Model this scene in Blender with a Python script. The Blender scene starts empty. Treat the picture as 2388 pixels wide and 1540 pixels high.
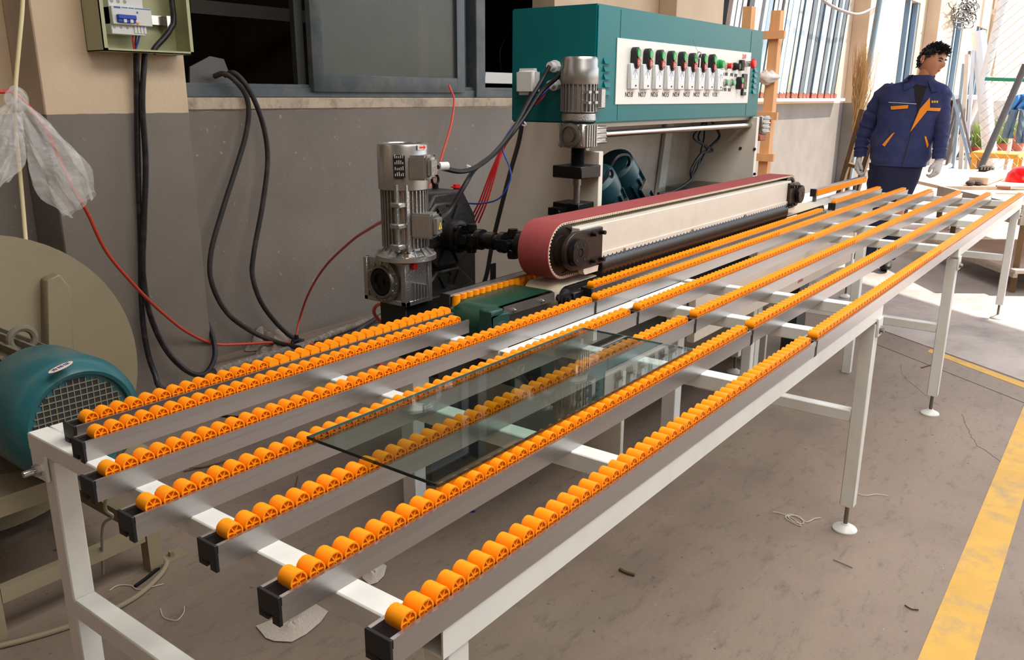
import bpy, bmesh, math, random
from mathutils import Vector, Matrix
random.seed(7)
sc = bpy.context.scene
COL = sc.collection

# ---------------------------------------------------------------- camera
CH = 1.44                       # lens height in metres
FPX = 1940.0                    # focal length in pixels of the 2388 px wide frame
YAW, PIT, ROL = (math.radians(a) for a in (36.87, 15.77, -0.3))
fw = Vector((math.cos(YAW)*math.cos(PIT), math.sin(YAW)*math.cos(PIT), -math.sin(PIT)))
rt0 = Vector((math.sin(YAW), -math.cos(YAW), 0)); dn0 = fw.cross(rt0)
rt = rt0*math.cos(ROL) + dn0*math.sin(ROL); dn = -rt0*math.sin(ROL) + dn0*math.cos(ROL)
cd = bpy.data.cameras.new('camera'); cam = bpy.data.objects.new('camera', cd); COL.objects.link(cam)
cd.sensor_fit = 'HORIZONTAL'; cd.sensor_width = 36.0; cd.lens = FPX/2388*36.0
cd.clip_start = 0.05; cd.clip_end = 300
mw = Matrix((( rt.x, -dn.x, -fw.x, 0), (rt.y, -dn.y, -fw.y, 0), (rt.z, -dn.z, -fw.z, CH), (0, 0, 0, 1)))
cam.matrix_world = mw
sc.camera = cam

def ray(px, py):
    return rt*((px-1194)/FPX) + dn*((py-770)/FPX) + fw
EYE = Vector((0, 0, CH))
def PZ(px, py, z): d = ray(px, py); return EYE + d*((z-CH)/d.z)
def PY(px, py, y): d = ray(px, py); return EYE + d*(y/d.y)
def PX(px, py, x): d = ray(px, py); return EYE + d*(x/d.x)

# ---------------------------------------------------------------- sky, sun, exposure
wd = bpy.data.worlds.new('sky'); sc.world = wd; wd.use_nodes = True
nt = wd.node_tree; nt.nodes.clear()
sky = nt.nodes.new('ShaderNodeTexSky'); sky.sky_type = 'NISHITA'; sky.sun_disc = False
sky.sun_elevation = math.radians(52); sky.sun_rotation = math.radians(120); sky.air_density = 1.0; sky.dust_density = 2.5
bgn = nt.nodes.new('ShaderNodeBackground'); bgn.inputs['Strength'].default_value = 0.33
won = nt.nodes.new('ShaderNodeOutputWorld')
nt.links.new(sky.outputs[0], bgn.inputs[0]); nt.links.new(bgn.outputs[0], won.inputs[0])
SUNDIR = Vector((0.42, -0.50, 0.76)).normalized()      # towards the sun
sd = bpy.data.lights.new('sun', 'SUN'); sd.energy = 7.6; sd.angle = math.radians(0.6); sd.color = (1.0, 0.93, 0.84)
so = bpy.data.objects.new('sun', sd); COL.objects.link(so)
so.rotation_euler = SUNDIR.to_track_quat('Z', 'Y').to_euler(); so.location = (6, -6, 9)
def area(name, loc, sx, sy, power, col, target=None):
    l = bpy.data.lights.new(name, 'AREA'); l.shape = 'RECTANGLE'; l.size = sx; l.size_y = sy; l.energy = power; l.color = col
    o = bpy.data.objects.new(name, l); COL.objects.link(o); o.location = loc
    if target is not None: o.rotation_euler = (Vector(loc)-Vector(target)).to_track_quat('Z', 'Y').to_euler()
    return o
area('roof_skylight_a', (2.6, -0.3, 3.95), 4.5, 2.4, 185, (1.0, 0.97, 0.93))
area('roof_skylight_b', (-0.5, -2.5, 3.95), 3.5, 3.0, 40, (1.0, 0.97, 0.93))
sc.view_settings.view_transform = 'Standard'; sc.view_settings.look = 'None'
sc.view_settings.gamma = 1.0; sc.view_settings.use_curve_mapping = False
sc.view_settings.exposure = 0.32

# ---------------------------------------------------------------- helpers
def lin(c):
    return tuple(((v/255)/12.92 if v/255 <= 0.04045 else ((v/255+0.055)/1.055)**2.4) for v in c)
MATS = {}
def mat(name, rgb, rough=0.5, metal=0.0, var=0.06, scale=6.0, bump=0.0, bscale=60.0, spec=0.5, dirt=None, dirt_amt=0.0, dscale=3.0, trans=0.0, ior=1.45, alpha=1.0, stretch=None, raw=False):
    """procedural material: base colour varied by noise, optional dirt patches, optional fine bump"""
    if name in MATS: return MATS[name]
    m = bpy.data.materials.new(name); m.use_nodes = True; MATS[name] = m
    N = m.node_tree.nodes; L = m.node_tree.links
    b = N['Principled BSDF']
    c = rgb if raw else lin(rgb)
    tc = N.new('ShaderNodeTexCoord'); mp = N.new('ShaderNodeMapping'); L.new(tc.outputs['Object'], mp.inputs[0])
    if stretch: mp.inputs['Scale'].default_value = stretch
    nz = N.new('ShaderNodeTexNoise'); nz.inputs['Scale'].default_value = scale; nz.inputs['Detail'].default_value = 5
    L.new(mp.outputs[0], nz.inputs['Vector'])
    cr = N.new('ShaderNodeValToRGB'); cr.color_ramp.elements[0].position = 0.3; cr.color_ramp.elements[1].position = 0.7
    lo = tuple(max(0, v*(1-var)) for v in c); hi = tuple(min(1, v*(1+var)) for v in c)
    cr.color_ramp.elements[0].color = (*lo, 1); cr.color_ramp.elements[1].color = (*hi, 1)
    L.new(nz.outputs['Fac'], cr.inputs[0]); out = cr.outputs[0]
    if dirt:
        dz = N.new('ShaderNodeTexNoise'); dz.inputs['Scale'].default_value = dscale; dz.inputs['Detail'].default_value = 8; dz.inputs['Roughness'].default_value = 0.7
        L.new(mp.outputs[0], dz.inputs['Vector'])
        dr = N.new('ShaderNodeValToRGB'); dr.color_ramp.elements[0].position = 0.48; dr.color_ramp.elements[1].position = 0.72
        dr.color_ramp.elements[0].color = (0, 0, 0, 1); dr.color_ramp.elements[1].color = (dirt_amt,)*3+(1,)
        L.new(dz.outputs['Fac'], dr.inputs[0])
        mx = N.new('ShaderNodeMix'); mx.data_type = 'RGBA'; mx.inputs[7].default_value = (*lin(dirt), 1)
        L.new(dr.outputs[0], mx.inputs[0]); L.new(out, mx.inputs[6]); out = mx.outputs[2]
    L.new(out, b.inputs['Base Color'])
    b.inputs['Roughness'].default_value = rough; b.inputs['Metallic'].default_value = metal
    b.inputs['Specular IOR Level'].default_value = spec
    b.inputs['Transmission Weight'].default_value = trans; b.inputs['IOR'].default_value = ior; b.inputs['Alpha'].default_value = alpha
    if bump > 0:
        bz = N.new('ShaderNodeTexNoise'); bz.inputs['Scale'].default_value = bscale; bz.inputs['Detail'].default_value = 4
        L.new(mp.outputs[0], bz.inputs['Vector'])
        bn = N.new('ShaderNodeBump'); bn.inputs['Strength'].default_value = bump; bn.inputs['Distance'].default_value = 0.01
        L.new(bz.outputs['Fac'], bn.inputs['Height']); L.new(bn.outputs[0], b.inputs['Normal'])
    return m

def perp(ax):
    ax = Vector(ax).normalized()
    up = Vector((0, 0, 1)) if abs(ax.z) < 0.9 else Vector((1, 0, 0))
    u = up.cross(ax).normalized(); return u, ax.cross(u).normalized(), ax

class MB:
    """collects simple shapes into one mesh, in world coordinates"""
    def __init__(s): s.v = []; s.f = []
    def add(s, vs, fs):
        o = len(s.v); s.v += [Vector(p) for p in vs]; s.f += [tuple(i+o for i in f) for f in fs]; return s
    def box(s, x0, x1, y0, y1, z0, z1, M=None):
        vs = [Vector((x, y, z)) for z in (z0, z1) for y in (y0, y1) for x in (x0, x1)]
        if M: vs = [M @ p for p in vs]
        return s.add(vs, [(0, 2, 3, 1), (4, 5, 7, 6), (0, 1, 5, 4), (2, 6, 7, 3), (0, 4, 6, 2), (1, 3, 7, 5)])
    def bar(s, p0, p1, w, h, up=(0, 0, 1)):
        p0 = Vector(p0); p1 = Vector(p1); a = (p1-p0); L = a.length; a.normalize()
        up = Vector(up)
        if abs(a.dot(up)) > 0.95: up = Vector((1, 0, 0))
        u = up.cross(a).normalized(); w2 = a.cross(u).normalized()
        vs = [p + u*(i*w/2) + w2*(j*h/2) for p in (p0, p1) for j in (-1, 1) for i in (-1, 1)]
        return s.add(vs, [(0, 2, 3, 1), (4, 5, 7, 6), (0, 1, 5, 4), (2, 6, 7, 3), (0, 4, 6, 2), (1, 3, 7, 5)])
    def cyl(s, p0, p1, r0, r1=None, n=16, caps=True):
        if r1 is None: r1 = r0
        p0 = Vector(p0); p1 = Vector(p1); u, w, a = perp(p1-p0)
        vs = []
        for p, r in ((p0, r0), (p1, r1)):
            for i in range(n):
                t = 2*math.pi*i/n; vs.append(p + (u*math.cos(t)+w*math.sin(t))*r)
        fs = [(i, (i+1) % n, n+(i+1) % n, n+i) for i in range(n)]
        if caps: fs += [tuple(range(n))[::-1], tuple(range(n, 2*n))]
        return s.add(vs, fs)
    def lathe(s, prof, org, ax, n=32, caps=True):
        """prof: list of (radius, distance along axis)"""
        org = Vector(org); u, w, a = perp(ax); vs = []
        for r, h in prof:
            for i in range(n):
                t = 2*math.pi*i/n; vs.append(org + a*h + (u*math.cos(t)+w*math.sin(t))*max(r, 1e-5))
        fs = []
        for k in range(len(prof)-1):
            for i in range(n):
                j = (i+1) % n; fs.append((k*n+i, k*n+j, (k+1)*n+j, (k+1)*n+i))
        if caps:
            fs.append(tuple(range(n))[::-1]); fs.append(tuple(range((len(prof)-1)*n, len(prof)*n)))
        return s.add(vs, fs)
    def tube(s, pts, r, n=8, caps=True):
        pts = [Vector(p) for p in pts]; rs = r if isinstance(r, (list, tuple)) else [r]*len(pts)
        T = []
        for i in range(len(pts)):
            a = pts[min(i+1, len(pts)-1)] - pts[max(i-1, 0)]
            T.append(a.normalized() if a.length > 1e-9 else Vector((0, 0, 1)))
        u, w, _ = perp(T[0]); vs = []
        for i, p in enumerate(pts):
            u = (u - T[i]*u.dot(T[i])).normalized(); w = T[i].cross(u)
            for k in range(n):
                t = 2*math.pi*k/n; vs.append(p + (u*math.cos(t)+w*math.sin(t))*rs[i])
        fs = [(i*n+k, i*n+(k+1) % n, (i+1)*n+(k+1) % n, (i+1)*n+k) for i in range(len(pts)-1) for k in range(n)]
        if caps: fs += [tuple(range(n))[::-1], tuple(range((len(pts)-1)*n, len(pts)*n))]
        return s.add(vs, fs)
    def prism(s, poly, d, n=None):
        """poly: list of 3D points (planar), extruded by vector d"""
        d = Vector(d); k = len(poly); vs = [Vector(p) for p in poly] + [Vector(p)+d for p in poly]
        return s.add(vs, [tuple(range(k))[::-1], tuple(range(k, 2*k))] + [(i, (i+1) % k, k+(i+1) % k, k+i) for i in range(k)])
    def grid(s, fn, nu, nv):
        vs = [fn(i/nu, j/nv) for j in range(nv+1) for i in range(nu+1)]
        return s.add(vs, [(j*(nu+1)+i, j*(nu+1)+i+1, (j+1)*(nu+1)+i+1, (j+1)*(nu+1)+i) for j in range(nv) for i in range(nu)])
    def ball(s, c, r, n=10, sc3=(1, 1, 1)):
        c = Vector(c); m = n//2
        vs = [c + Vector((math.sin(math.pi*j/m)*math.cos(2*math.pi*i/n)*sc3[0], math.sin(math.pi*j/m)*math.sin(2*math.pi*i/n)*sc3[1], math.cos(math.pi*j/m)*sc3[2]))*r for j in range(m+1) for i in range(n)]
        return s.add(vs, [(j*n+i, j*n+(i+1) % n, (j+1)*n+(i+1) % n, (j+1)*n+i) for j in range(m) for i in range(n)])
    def mesh(s, name, m=None, bevel=0.0, seg=1, org=(0, 0, 0), sharp=38, weld=True, solid=0.0):
        bm = bmesh.new(); org = Vector(org)
        vv = [bm.verts.new(p-org) for p in s.v]
        for f in s.f:
            try: bm.faces.new([vv[i] for i in f])
            except ValueError: pass
        if weld: bmesh.ops.remove_doubles(bm, verts=bm.verts, dist=1e-5)
        bmesh.ops.recalc_face_normals(bm, faces=bm.faces)
        if solid: bmesh.ops.solidify(bm, geom=bm.faces[:], thickness=solid)
        if bevel > 0:
            es = [e for e in bm.edges if len(e.link_faces) == 2 and e.calc_face_angle(0) > math.radians(40)]
            bmesh.ops.bevel(bm, geom=es, offset=bevel, segments=seg, affect='EDGES', clamp_overlap=True)
        for f in bm.faces: f.smooth = True
        for e in bm.edges: e.smooth = not (len(e.link_faces) != 2 or e.calc_face_angle(0) > math.radians(sharp))
        me = bpy.data.meshes.new(name); bm.to_mesh(me); bm.free()
        if m: me.materials.append(m)
        return me
    def build(s, name, m, parent=None, **kw):
        org = Vector(kw.pop('org', (0, 0, 0)))
        if parent is not None: org = WORG[parent.name]
        me = s.mesh(name, m, org=org, **kw)
        return link(name, me, parent, org)
WORG = {}
def link(name, me, parent=None, org=(0, 0, 0)):
    o = bpy.data.objects.new(name, me); COL.objects.link(o)
    if parent is not None: o.parent = parent
    else: o.location = org
    WORG[o.name] = Vector(org)
    return o
def tag(o, label=None, cat=None, group=None, kind=None):
    if label: o['label'] = label
    if cat: o['category'] = cat
    if group: o['group'] = group
    if kind: o['kind'] = kind
    return o
def thing(name, label, cat, loc, group=None):
    o = bpy.data.objects.new(name, None); o.empty_display_size = 0.1; COL.objects.link(o); o.location = loc
    WORG[o.name] = Vector(loc); return tag(o, label, cat, group)
def struct(name, mb, m, **kw): return tag(mb.build(name, m, **kw), kind='structure')
def inst(name, me, parent, loc, rot=None):
    """a part that shares mesh data; loc in world coordinates"""
    o = bpy.data.objects.new(name, me); COL.objects.link(o); o.parent = parent
    o.location = Vector(loc) - WORG[parent.name]
    if rot: o.rotation_euler = rot
    WORG[o.name] = Vector(loc); return o
def spline(pts, sub=8):
    """Catmull-Rom through pts"""
    P = [Vector(p) for p in pts]; P = [P[0]*2-P[1]] + P + [P[-1]*2-P[-2]]; out = []
    for i in range(1, len(P)-2):
        for k in range(sub):
            t = k/sub; a, b, c, d = P[i-1:i+3]
            out.append(0.5*((2*b) + (c-a)*t + (2*a-5*b+4*c-d)*t*t + (3*b-a-3*c+d)*t*t*t))
    out.append(P[-2]); return out
def text(name, body, size, m, parent, loc, xdir, ydir, depth=0.0006, align='CENTER'):
    cu = bpy.data.curves.new('t', 'FONT'); cu.body = body; cu.size = size; cu.extrude = depth; cu.align_x = align; cu.align_y = 'CENTER'
    cu.resolution_u = 3
    to = bpy.data.objects.new('t', cu); COL.objects.link(to)
    dg = bpy.context.evaluated_depsgraph_get(); me = bpy.data.meshes.new_from_object(to.evaluated_get(dg))
    bpy.data.objects.remove(to); bpy.data.curves.remove(cu)
    x = Vector(xdir).normalized(); y = Vector(ydir).normalized(); z = x.cross(y)
    M = Matrix(((x.x, y.x, z.x, loc[0]), (x.y, y.y, z.y, loc[1]), (x.z, y.z, z.z, loc[2]), (0, 0, 0, 1)))
    org = WORG[parent.name] if parent else Vector()
    me.transform(Matrix.Translation(-org) @ M); me.materials.clear(); me.materials.append(m); me.name = name
    return link(name, me, parent, org)

# ---------------------------------------------------------------- materials
m_white = mat('white_paint', (222, 221, 214), 0.32, var=0.03, dirt=(150, 145, 135), dirt_amt=0.18, dscale=9)
m_alu = mat('rail_aluminium', (176, 174, 174), 0.30, 0.92, var=0.05, scale=3, stretch=(1, 30, 30))
m_orange = mat('orange_plastic', (255, 152, 2), 0.42, var=0.02, spec=0.35)
m_black = mat('black_plastic', (22, 22, 23), 0.45, var=0.1)
m_blackmetal = mat('black_oxide_steel', (30, 28, 28), 0.33, 0.6, var=0.15)
m_castiron = mat('dark_cast_iron', (38, 36, 34), 0.45, 0.3, var=0.2, bump=0.15, bscale=90)
m_steel = mat('bright_steel', (190, 188, 184), 0.2, 1.0, var=0.05)
m_dullsteel = mat('dull_steel', (130, 126, 120), 0.38, 0.9, var=0.12)
m_castalu = mat('cast_aluminium', (165, 163, 160), 0.36, 0.85, var=0.08, bump=0.2, bscale=160)
m_teal = mat('teal_paint', (0, 98, 102), 0.35, var=0.05, scale=2, spec=0.25)
m_darkgreen = mat('dark_green_paint', (14, 62, 46), 0.35, var=0.15)
m_cream = mat('cream_white_paint', (214, 206, 192), 0.38, var=0.03, dirt=(160, 150, 135), dirt_amt=0.25, dscale=4)
m_red = mat('red_plastic', (205, 30, 28), 0.4)
m_rubber = mat('black_rubber', (18, 17, 18), 0.55, var=0.2)
# ================================================================ structure
ED = Vector((0.69, 1.0, 0)).normalized()       # direction of the doorway / floor edge
EP = Vector((5.06, 0.5, 0))
def edge_x(y, off=0.0): return 5.06 + 0.69*(y-0.5) + off
WY = 4.05
def floor_mat():
    m = bpy.data.materials.new('workshop_concrete'); m.use_nodes = True; N = m.node_tree.nodes; L = m.node_tree.links; b = N['Principled BSDF']
    tc = N.new('ShaderNodeTexCoord')
    def noise(sc, det=6, ro=0.6, stretch=None):
        n = N.new('ShaderNodeTexNoise'); n.inputs['Scale'].default_value = sc; n.inputs['Detail'].default_value = det; n.inputs['Roughness'].default_value = ro
        if stretch:
            mp = N.new('ShaderNodeMapping'); mp.inputs['Scale'].default_value = stretch; L.new(tc.outputs['Object'], mp.inputs[0]); L.new(mp.outputs[0], n.inputs['Vector'])
        else: L.new(tc.outputs['Object'], n.inputs['Vector'])
        return n.outputs['Fac']
    def ramp(src, stops):
        r = N.new('ShaderNodeValToRGB'); e = r.color_ramp.elements
        e[0].position, e[0].color = stops[0][0], (*lin(stops[0][1]), 1); e[1].position, e[1].color = stops[-1][0], (*lin(stops[-1][1]), 1)
        for p, c in stops[1:-1]:
            k = e.new(p); k.color = (*lin(c), 1)
        L.new(src, r.inputs[0]); return r.outputs[0]
    def mixc(fac, a, bcol):
        x = N.new('ShaderNodeMix'); x.data_type = 'RGBA'; L.new(fac, x.inputs[0]); L.new(a, x.inputs[6])
        if isinstance(bcol, tuple): x.inputs[7].default_value = (*lin(bcol), 1)
        else: L.new(bcol, x.inputs[7])
        return x.outputs[2]
    base = ramp(noise(1.3, 8, 0.65), [(0.3, (116, 101, 87)), (0.5, (134, 117, 102)), (0.72, (146, 129, 113))])
    g = mixc(ramp(noise(2.6, 6, 0.6), [(0.52, (0, 0, 0)), (0.66, (150, 150, 150))]), base, (112, 103, 84))
    s = mixc(ramp(noise(9, 9, 0.75, (1, 2.4, 1)), [(0.53, (0, 0, 0)), (0.72, (215, 215, 215))]), g, (80, 69, 58))
    s2 = mixc(ramp(noise(38, 3, 0.5), [(0.69, (0, 0, 0)), (0.74, (235, 235, 235))]), s, (70, 62, 54))
    s3 = mixc(ramp(noise(70, 2, 0.5), [(0.765, (0, 0, 0)), (0.80, (255, 255, 255))]), s2, (205, 200, 190))
    L.new(s3, b.inputs['Base Color']); b.inputs['Roughness'].default_value = 0.62
    bn = N.new('ShaderNodeBump'); bn.inputs['Strength'].default_value = 0.25; bn.inputs['Distance'].default_value = 0.01
    L.new(noise(45, 6), bn.inputs['Height']); L.new(bn.outputs[0], b.inputs['Normal'])
    return m
m_floor = floor_mat()
m_yard = mat('yard_concrete', (176, 166, 160), 0.8, var=0.12, scale=1.6, dirt=(128, 120, 114), dirt_amt=0.8, dscale=2.2, bump=0.3, bscale=40)
# workshop floor inside the door line, sloping rim, yard slab outside
fl = MB(); y0, y1 = -9.0, WY+0.02
fl.prism([(-6, y0, -0.3), (edge_x(y0), y0, -0.3), (edge_x(y1), y1, -0.3), (-6, y1, -0.3)], (0, 0, 0.3))
floor = struct('floor', fl, m_floor, weld=False)
yd = MB(); pr = [(0.0, -0.3), (0.0, 0.004), (0.35, 0.035), (40, 0.035), (40, -0.3)]
yd.prism([(edge_x(y0, o), y0, z) for o, z in pr], (0.69*(y1-y0), y1-y0, 0))
yard = struct('floor_yard', yd, m_yard, weld=False)
# saw-cut joints and yellow lane paint
m_yellow = mat('yellow_lane_paint', (205, 160, 72), 0.7, var=0.08, dirt=(158, 138, 112), dirt_amt=0.9, dscale=7)
yl = MB(); yl.prism([(1.2, 0.135, 0.0), (4.55, 0.175, 0.0), (4.6, 0.285, 0.0), (1.2, 0.262, 0.0)], (0, 0, 0.0015))
tag(yl.build('trim_lane_line', m_yellow), kind='structure')
yl = MB(); yl.prism([(edge_x(0.0, -0.12), 0.0, 0), (edge_x(0.0, -0.03), 0.0, 0), (edge_x(0.85, -0.02), 0.85, 0), (edge_x(0.85, -0.10), 0.85, 0)], (0, 0, 0.0015))
tag(yl.build('trim_edge_line', m_yellow), kind='structure')
m_joint = mat('dark_joint', (84, 74, 66), 0.9)
jt = MB()
a, c = PZ(2035, 800, 0), PZ(2388, 940, 0)
jt.bar(a+Vector((0, 0, .0008)), c+Vector((0, 0, .0008)), 0.0022, 0.0016)
cr = [(2240, 965), (2262, 1010), (2275, 1035), (2310, 1060), (2350, 1092), (2388, 1140)]
jt.tube([p+Vector((random.uniform(-.006, .006), random.uniform(-.006, .006), 0)) for p in spline([PZ(x, y, 0.0002) for x, y in cr], 6)], 0.0011, 4)
cr = [(2100, 850), (2110, 880), (2140, 905), (2185, 945)]
jt.tube([p+Vector((random.uniform(-.006, .006), random.uniform(-.006, .006), 0)) for p in spline([PZ(x, y, 0.0002) for x, y in cr], 6)], 0.0007, 4)
tag(jt.build('trim_floor_cracks', m_joint), kind='structure')

# ---- back wall : beige above, grey dado below, windows cut out
def wall_mat():
    m = bpy.data.materials.new('two_tone_wall_paint'); m.use_nodes = True; N = m.node_tree.nodes; L = m.node_tree.links; b = N['Principled BSDF']
    tc = N.new('ShaderNodeTexCoord'); sp = N.new('ShaderNodeSeparateXYZ'); L.new(tc.outputs['Object'], sp.inputs[0])
    nz = N.new('ShaderNodeTexNoise'); nz.inputs['Scale'].default_value = 14; L.new(tc.outputs['Object'], nz.inputs['Vector'])
    ad = N.new('ShaderNodeMath'); ad.operation = 'MULTIPLY_ADD'; ad.inputs[1].default_value = 0.008; L.new(nz.outputs['Fac'], ad.inputs[0]); L.new(sp.outputs['Z'], ad.inputs[2])
    gt = N.new('ShaderNodeMath'); gt.operation = 'GREATER_THAN'; gt.inputs[1].default_value = 1.354; L.new(ad.outputs[0], gt.inputs[0])
    n2 = N.new('ShaderNodeTexNoise'); n2.inputs['Scale'].default_value = 2.5; n2.inputs['Detail'].default_value = 7; L.new(tc.outputs['Object'], n2.inputs['Vector'])
    def rp(a, c):
        r = N.new('ShaderNodeValToRGB'); r.color_ramp.elements[0].position = .3; r.color_ramp.elements[1].position = .7
        r.color_ramp.elements[0].color = (*lin(a), 1); r.color_ramp.elements[1].color = (*lin(c), 1); L.new(n2.outputs['Fac'], r.inputs[0]); return r.outputs[0]
    g = rp((114, 106, 97), (128, 119, 109)); be = rp((206, 180, 148), (218, 194, 162))
    mx = N.new('ShaderNodeMix'); mx.data_type = 'RGBA'; L.new(gt.outputs[0], mx.inputs[0]); L.new(g, mx.inputs[6]); L.new(be, mx.inputs[7])
    # scuffs and splashes with a shape of their own
    n3 = N.new('ShaderNodeTexNoise'); n3.inputs['Scale'].default_value = 30; n3.inputs['Detail'].default_value = 3; L.new(tc.outputs['Object'], n3.inputs['Vector'])
    r3 = N.new('ShaderNodeValToRGB'); r3.color_ramp.elements[0].position = .70; r3.color_ramp.elements[1].position = .76; r3.color_ramp.elements[1].color = (.6, .6, .6, 1); L.new(n3.outputs['Fac'], r3.inputs[0])
    m3 = N.new('ShaderNodeMix'); m3.data_type = 'RGBA'; L.new(r3.outputs[0], m3.inputs[0]); L.new(mx.outputs[2], m3.inputs[6]); m3.inputs[7].default_value = (*lin((176, 168, 158)), 1)
    L.new(m3.outputs[2], b.inputs['Base Color']); b.inputs['Roughness'].default_value = 0.6
    bn = N.new('ShaderNodeBump'); bn.inputs['Strength'].default_value = 0.2; bn.inputs['Distance'].default_value = 0.01; L.new(n3.outputs['Fac'], bn.inputs['Height']); L.new(bn.outputs[0], b.inputs['Normal'])
    return m
m_wall = wall_mat()
SILL = 1.40; TOPW = 4.3
WINS = [(2.50, 5.95), (9.05, 13.7), (16.6, 18.6), (21.0, 23.2), (25.0, 26.6)]   # openings along x
wl = MB(); T = 0.22
def wb(x0, x1, z0, z1): wl.box(x0, x1, WY, WY+T, z0, z1)
wb(-6, 45, -0.02, SILL); wb(-6, 45, 3.2, TOPW)
xs = [-6] + [v for w in WINS for v in w] + [45]
for i in range(0, len(xs), 2): wb(xs[i], xs[i+1], SILL, 3.2)
wall = struct('wall_back', wl, m_wall, weld=False)
# protruding columns of the same painted wall
col = MB(); col.box(1.735, 2.42, 3.80, WY, -0.02, TOPW); struct('wall_column', col, m_wall, bevel=0.006)
col = MB(); col.box(7.75, 8.85, 3.86, WY, -0.02, TOPW); struct('wall_pillar', col, m_wall, bevel=0.006)
col = MB(); col.box(14.2, 16.3, 3.80, WY, -0.02, TOPW); struct('wall_pier', col, m_wall, bevel=0.006)
col = MB(); col.box(19.2, 20.7, 3.80, WY, -0.02, TOPW); struct('wall_buttress', col, m_wall, bevel=0.006)
col = MB(); col.box(27.0, 28.2, 3.80, WY, -0.02, TOPW); struct('wall_strip', col, m_wall, bevel=0.006)
wl2 = MB(); wl2.box(-6.2, -6, -9, WY, 0, TOPW); struct('wall_left', wl2, m_wall)
wl3 = MB(); wl3.box(-6.2, 2.2, -5.7, -5.5, 0, TOPW); struct('wall_light_block', wl3, m_wall)  # unseen wall added to block low sky light from the open side
# roof over the workshop, edge parallel to the door line
m_roof = mat('roof_sheet', (120, 122, 124), 0.6, 0.3)
RX = -2.10                          # roof edge lies this far back from its ground shadow
sh = SUNDIR*(TOPW/SUNDIR.z)
rf = MB(); rx = lambda y: 5.95 + 0.69*(y-0.5)
def rpt(y): return Vector((rx(y), y, 0)) + sh
ya, yb = -12.0, 6.2
pa, pb = rpt(ya), rpt(yb)
rf.prism([(-6.2, pa.y, TOPW), (pa.x, pa.y, TOPW), (pb.x, pb.y, TOPW), (-6.2, pb.y, TOPW)], (0, 0, 0.08))
struct('ceiling', rf, m_roof, weld=False)
# dark store room behind the window wall
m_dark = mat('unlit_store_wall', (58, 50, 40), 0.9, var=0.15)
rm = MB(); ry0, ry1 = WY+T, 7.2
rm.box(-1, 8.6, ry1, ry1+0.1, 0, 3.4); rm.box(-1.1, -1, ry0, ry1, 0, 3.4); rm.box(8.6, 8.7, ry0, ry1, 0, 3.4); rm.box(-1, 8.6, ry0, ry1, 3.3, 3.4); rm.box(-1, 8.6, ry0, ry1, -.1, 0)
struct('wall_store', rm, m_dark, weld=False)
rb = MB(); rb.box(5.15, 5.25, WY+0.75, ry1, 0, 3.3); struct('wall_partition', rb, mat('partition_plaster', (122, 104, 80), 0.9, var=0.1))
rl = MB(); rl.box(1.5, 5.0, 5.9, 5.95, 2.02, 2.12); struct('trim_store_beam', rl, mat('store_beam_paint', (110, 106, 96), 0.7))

# ---- sliding window beside the column
m_frame = mat('grey_window_aluminium', (78, 86, 90), 0.5, 0.1, var=0.06, dirt=(130, 124, 112), dirt_amt=0.4, dscale=6)
m_glassd = mat('dusty_window_glass', (82, 85, 78), 0.3, var=0.15, scale=2.5, alpha=0.62, spec=0.6)
def window(name, x0, x1, yb=WY+0.05):
    w = tag(link(name, MB().box(x0, x1, yb-0.02, yb+0.11, SILL+0.02, SILL+0.075).mesh(name, m_frame, bevel=0.004)), kind='structure'); WORG[w.name] = Vector(); return w
w1 = window('window_1', 2.42, 5.95)
b_ = MB().box(2.42, 5.95, WY+0.045, WY+0.06, SILL+0.075, SILL+0.095); b_.box(2.42, 5.95, WY+0.10, WY+0.115, SILL+0.075, SILL+0.095); b_.build('track', m_frame, w1)
MB().box(2.42, 2.47, WY+0.03, WY+0.15, SILL, 3.2).build('jamb', m_frame, w1)
MB().box(4.96, 5.07, WY+0.01, WY+0.16, SILL+0.02, 3.2).build('mullion', m_frame, w1, bevel=0.006)
MB().box(4.86, 4.93, WY+0.08, WY+0.14, SILL+0.07, 3.2).build('side_post', m_frame, w1, bevel=0.004)
sash = MB(); sx0, sx1, sz0, sz1 = 3.42, 4.82, SILL+0.055, 3.1
sy0, sy1 = WY+0.0, WY+0.045
sash.box(sx0, sx0+0.085, sy0, sy1, sz0, sz1); sash.box(sx1-0.085, sx1, sy0, sy1, sz0, sz1); sash.box(sx0+.085, sx1-.085, sy0, sy1, sz0, sz0+0.10); sash.box(sx0+.085, sx1-.085, sy0, sy1, sz1-0.08, sz1)
sa = sash.build('sash', m_frame, w1, bevel=0.003)
MB().box(sx0+.085, sx1-.085, sy0+0.02, sy0+0.026, sz0+0.10, sz1-0.08).build('pane', m_glassd, sa)
MB().box(3.36, 3.42, WY+0.07, WY+0.11, SILL+0.07, 3.1).build('inner_stile', mat('dark_window_stile', (52, 52, 50), 0.5), w1)
MB().box(2.42, 5.95, WY-0.015, WY+0.05, SILL-0.045, SILL+0.02).build('window_ledge', mat('rough_ledge_plaster', (190, 174, 152), 0.9, var=0.12, bump=0.5, bscale=30, dirt=(96, 88, 80), dirt_amt=0.7, dscale=8), w1, bevel=0.006)

dw = MB().box(0.2, 1.66, WY-0.02, WY, 1.46, 3.2); tag(dw.build('window_6', mat('dark_green_shutter', (42, 48, 44), .5, var=.15)), kind='structure')
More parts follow.
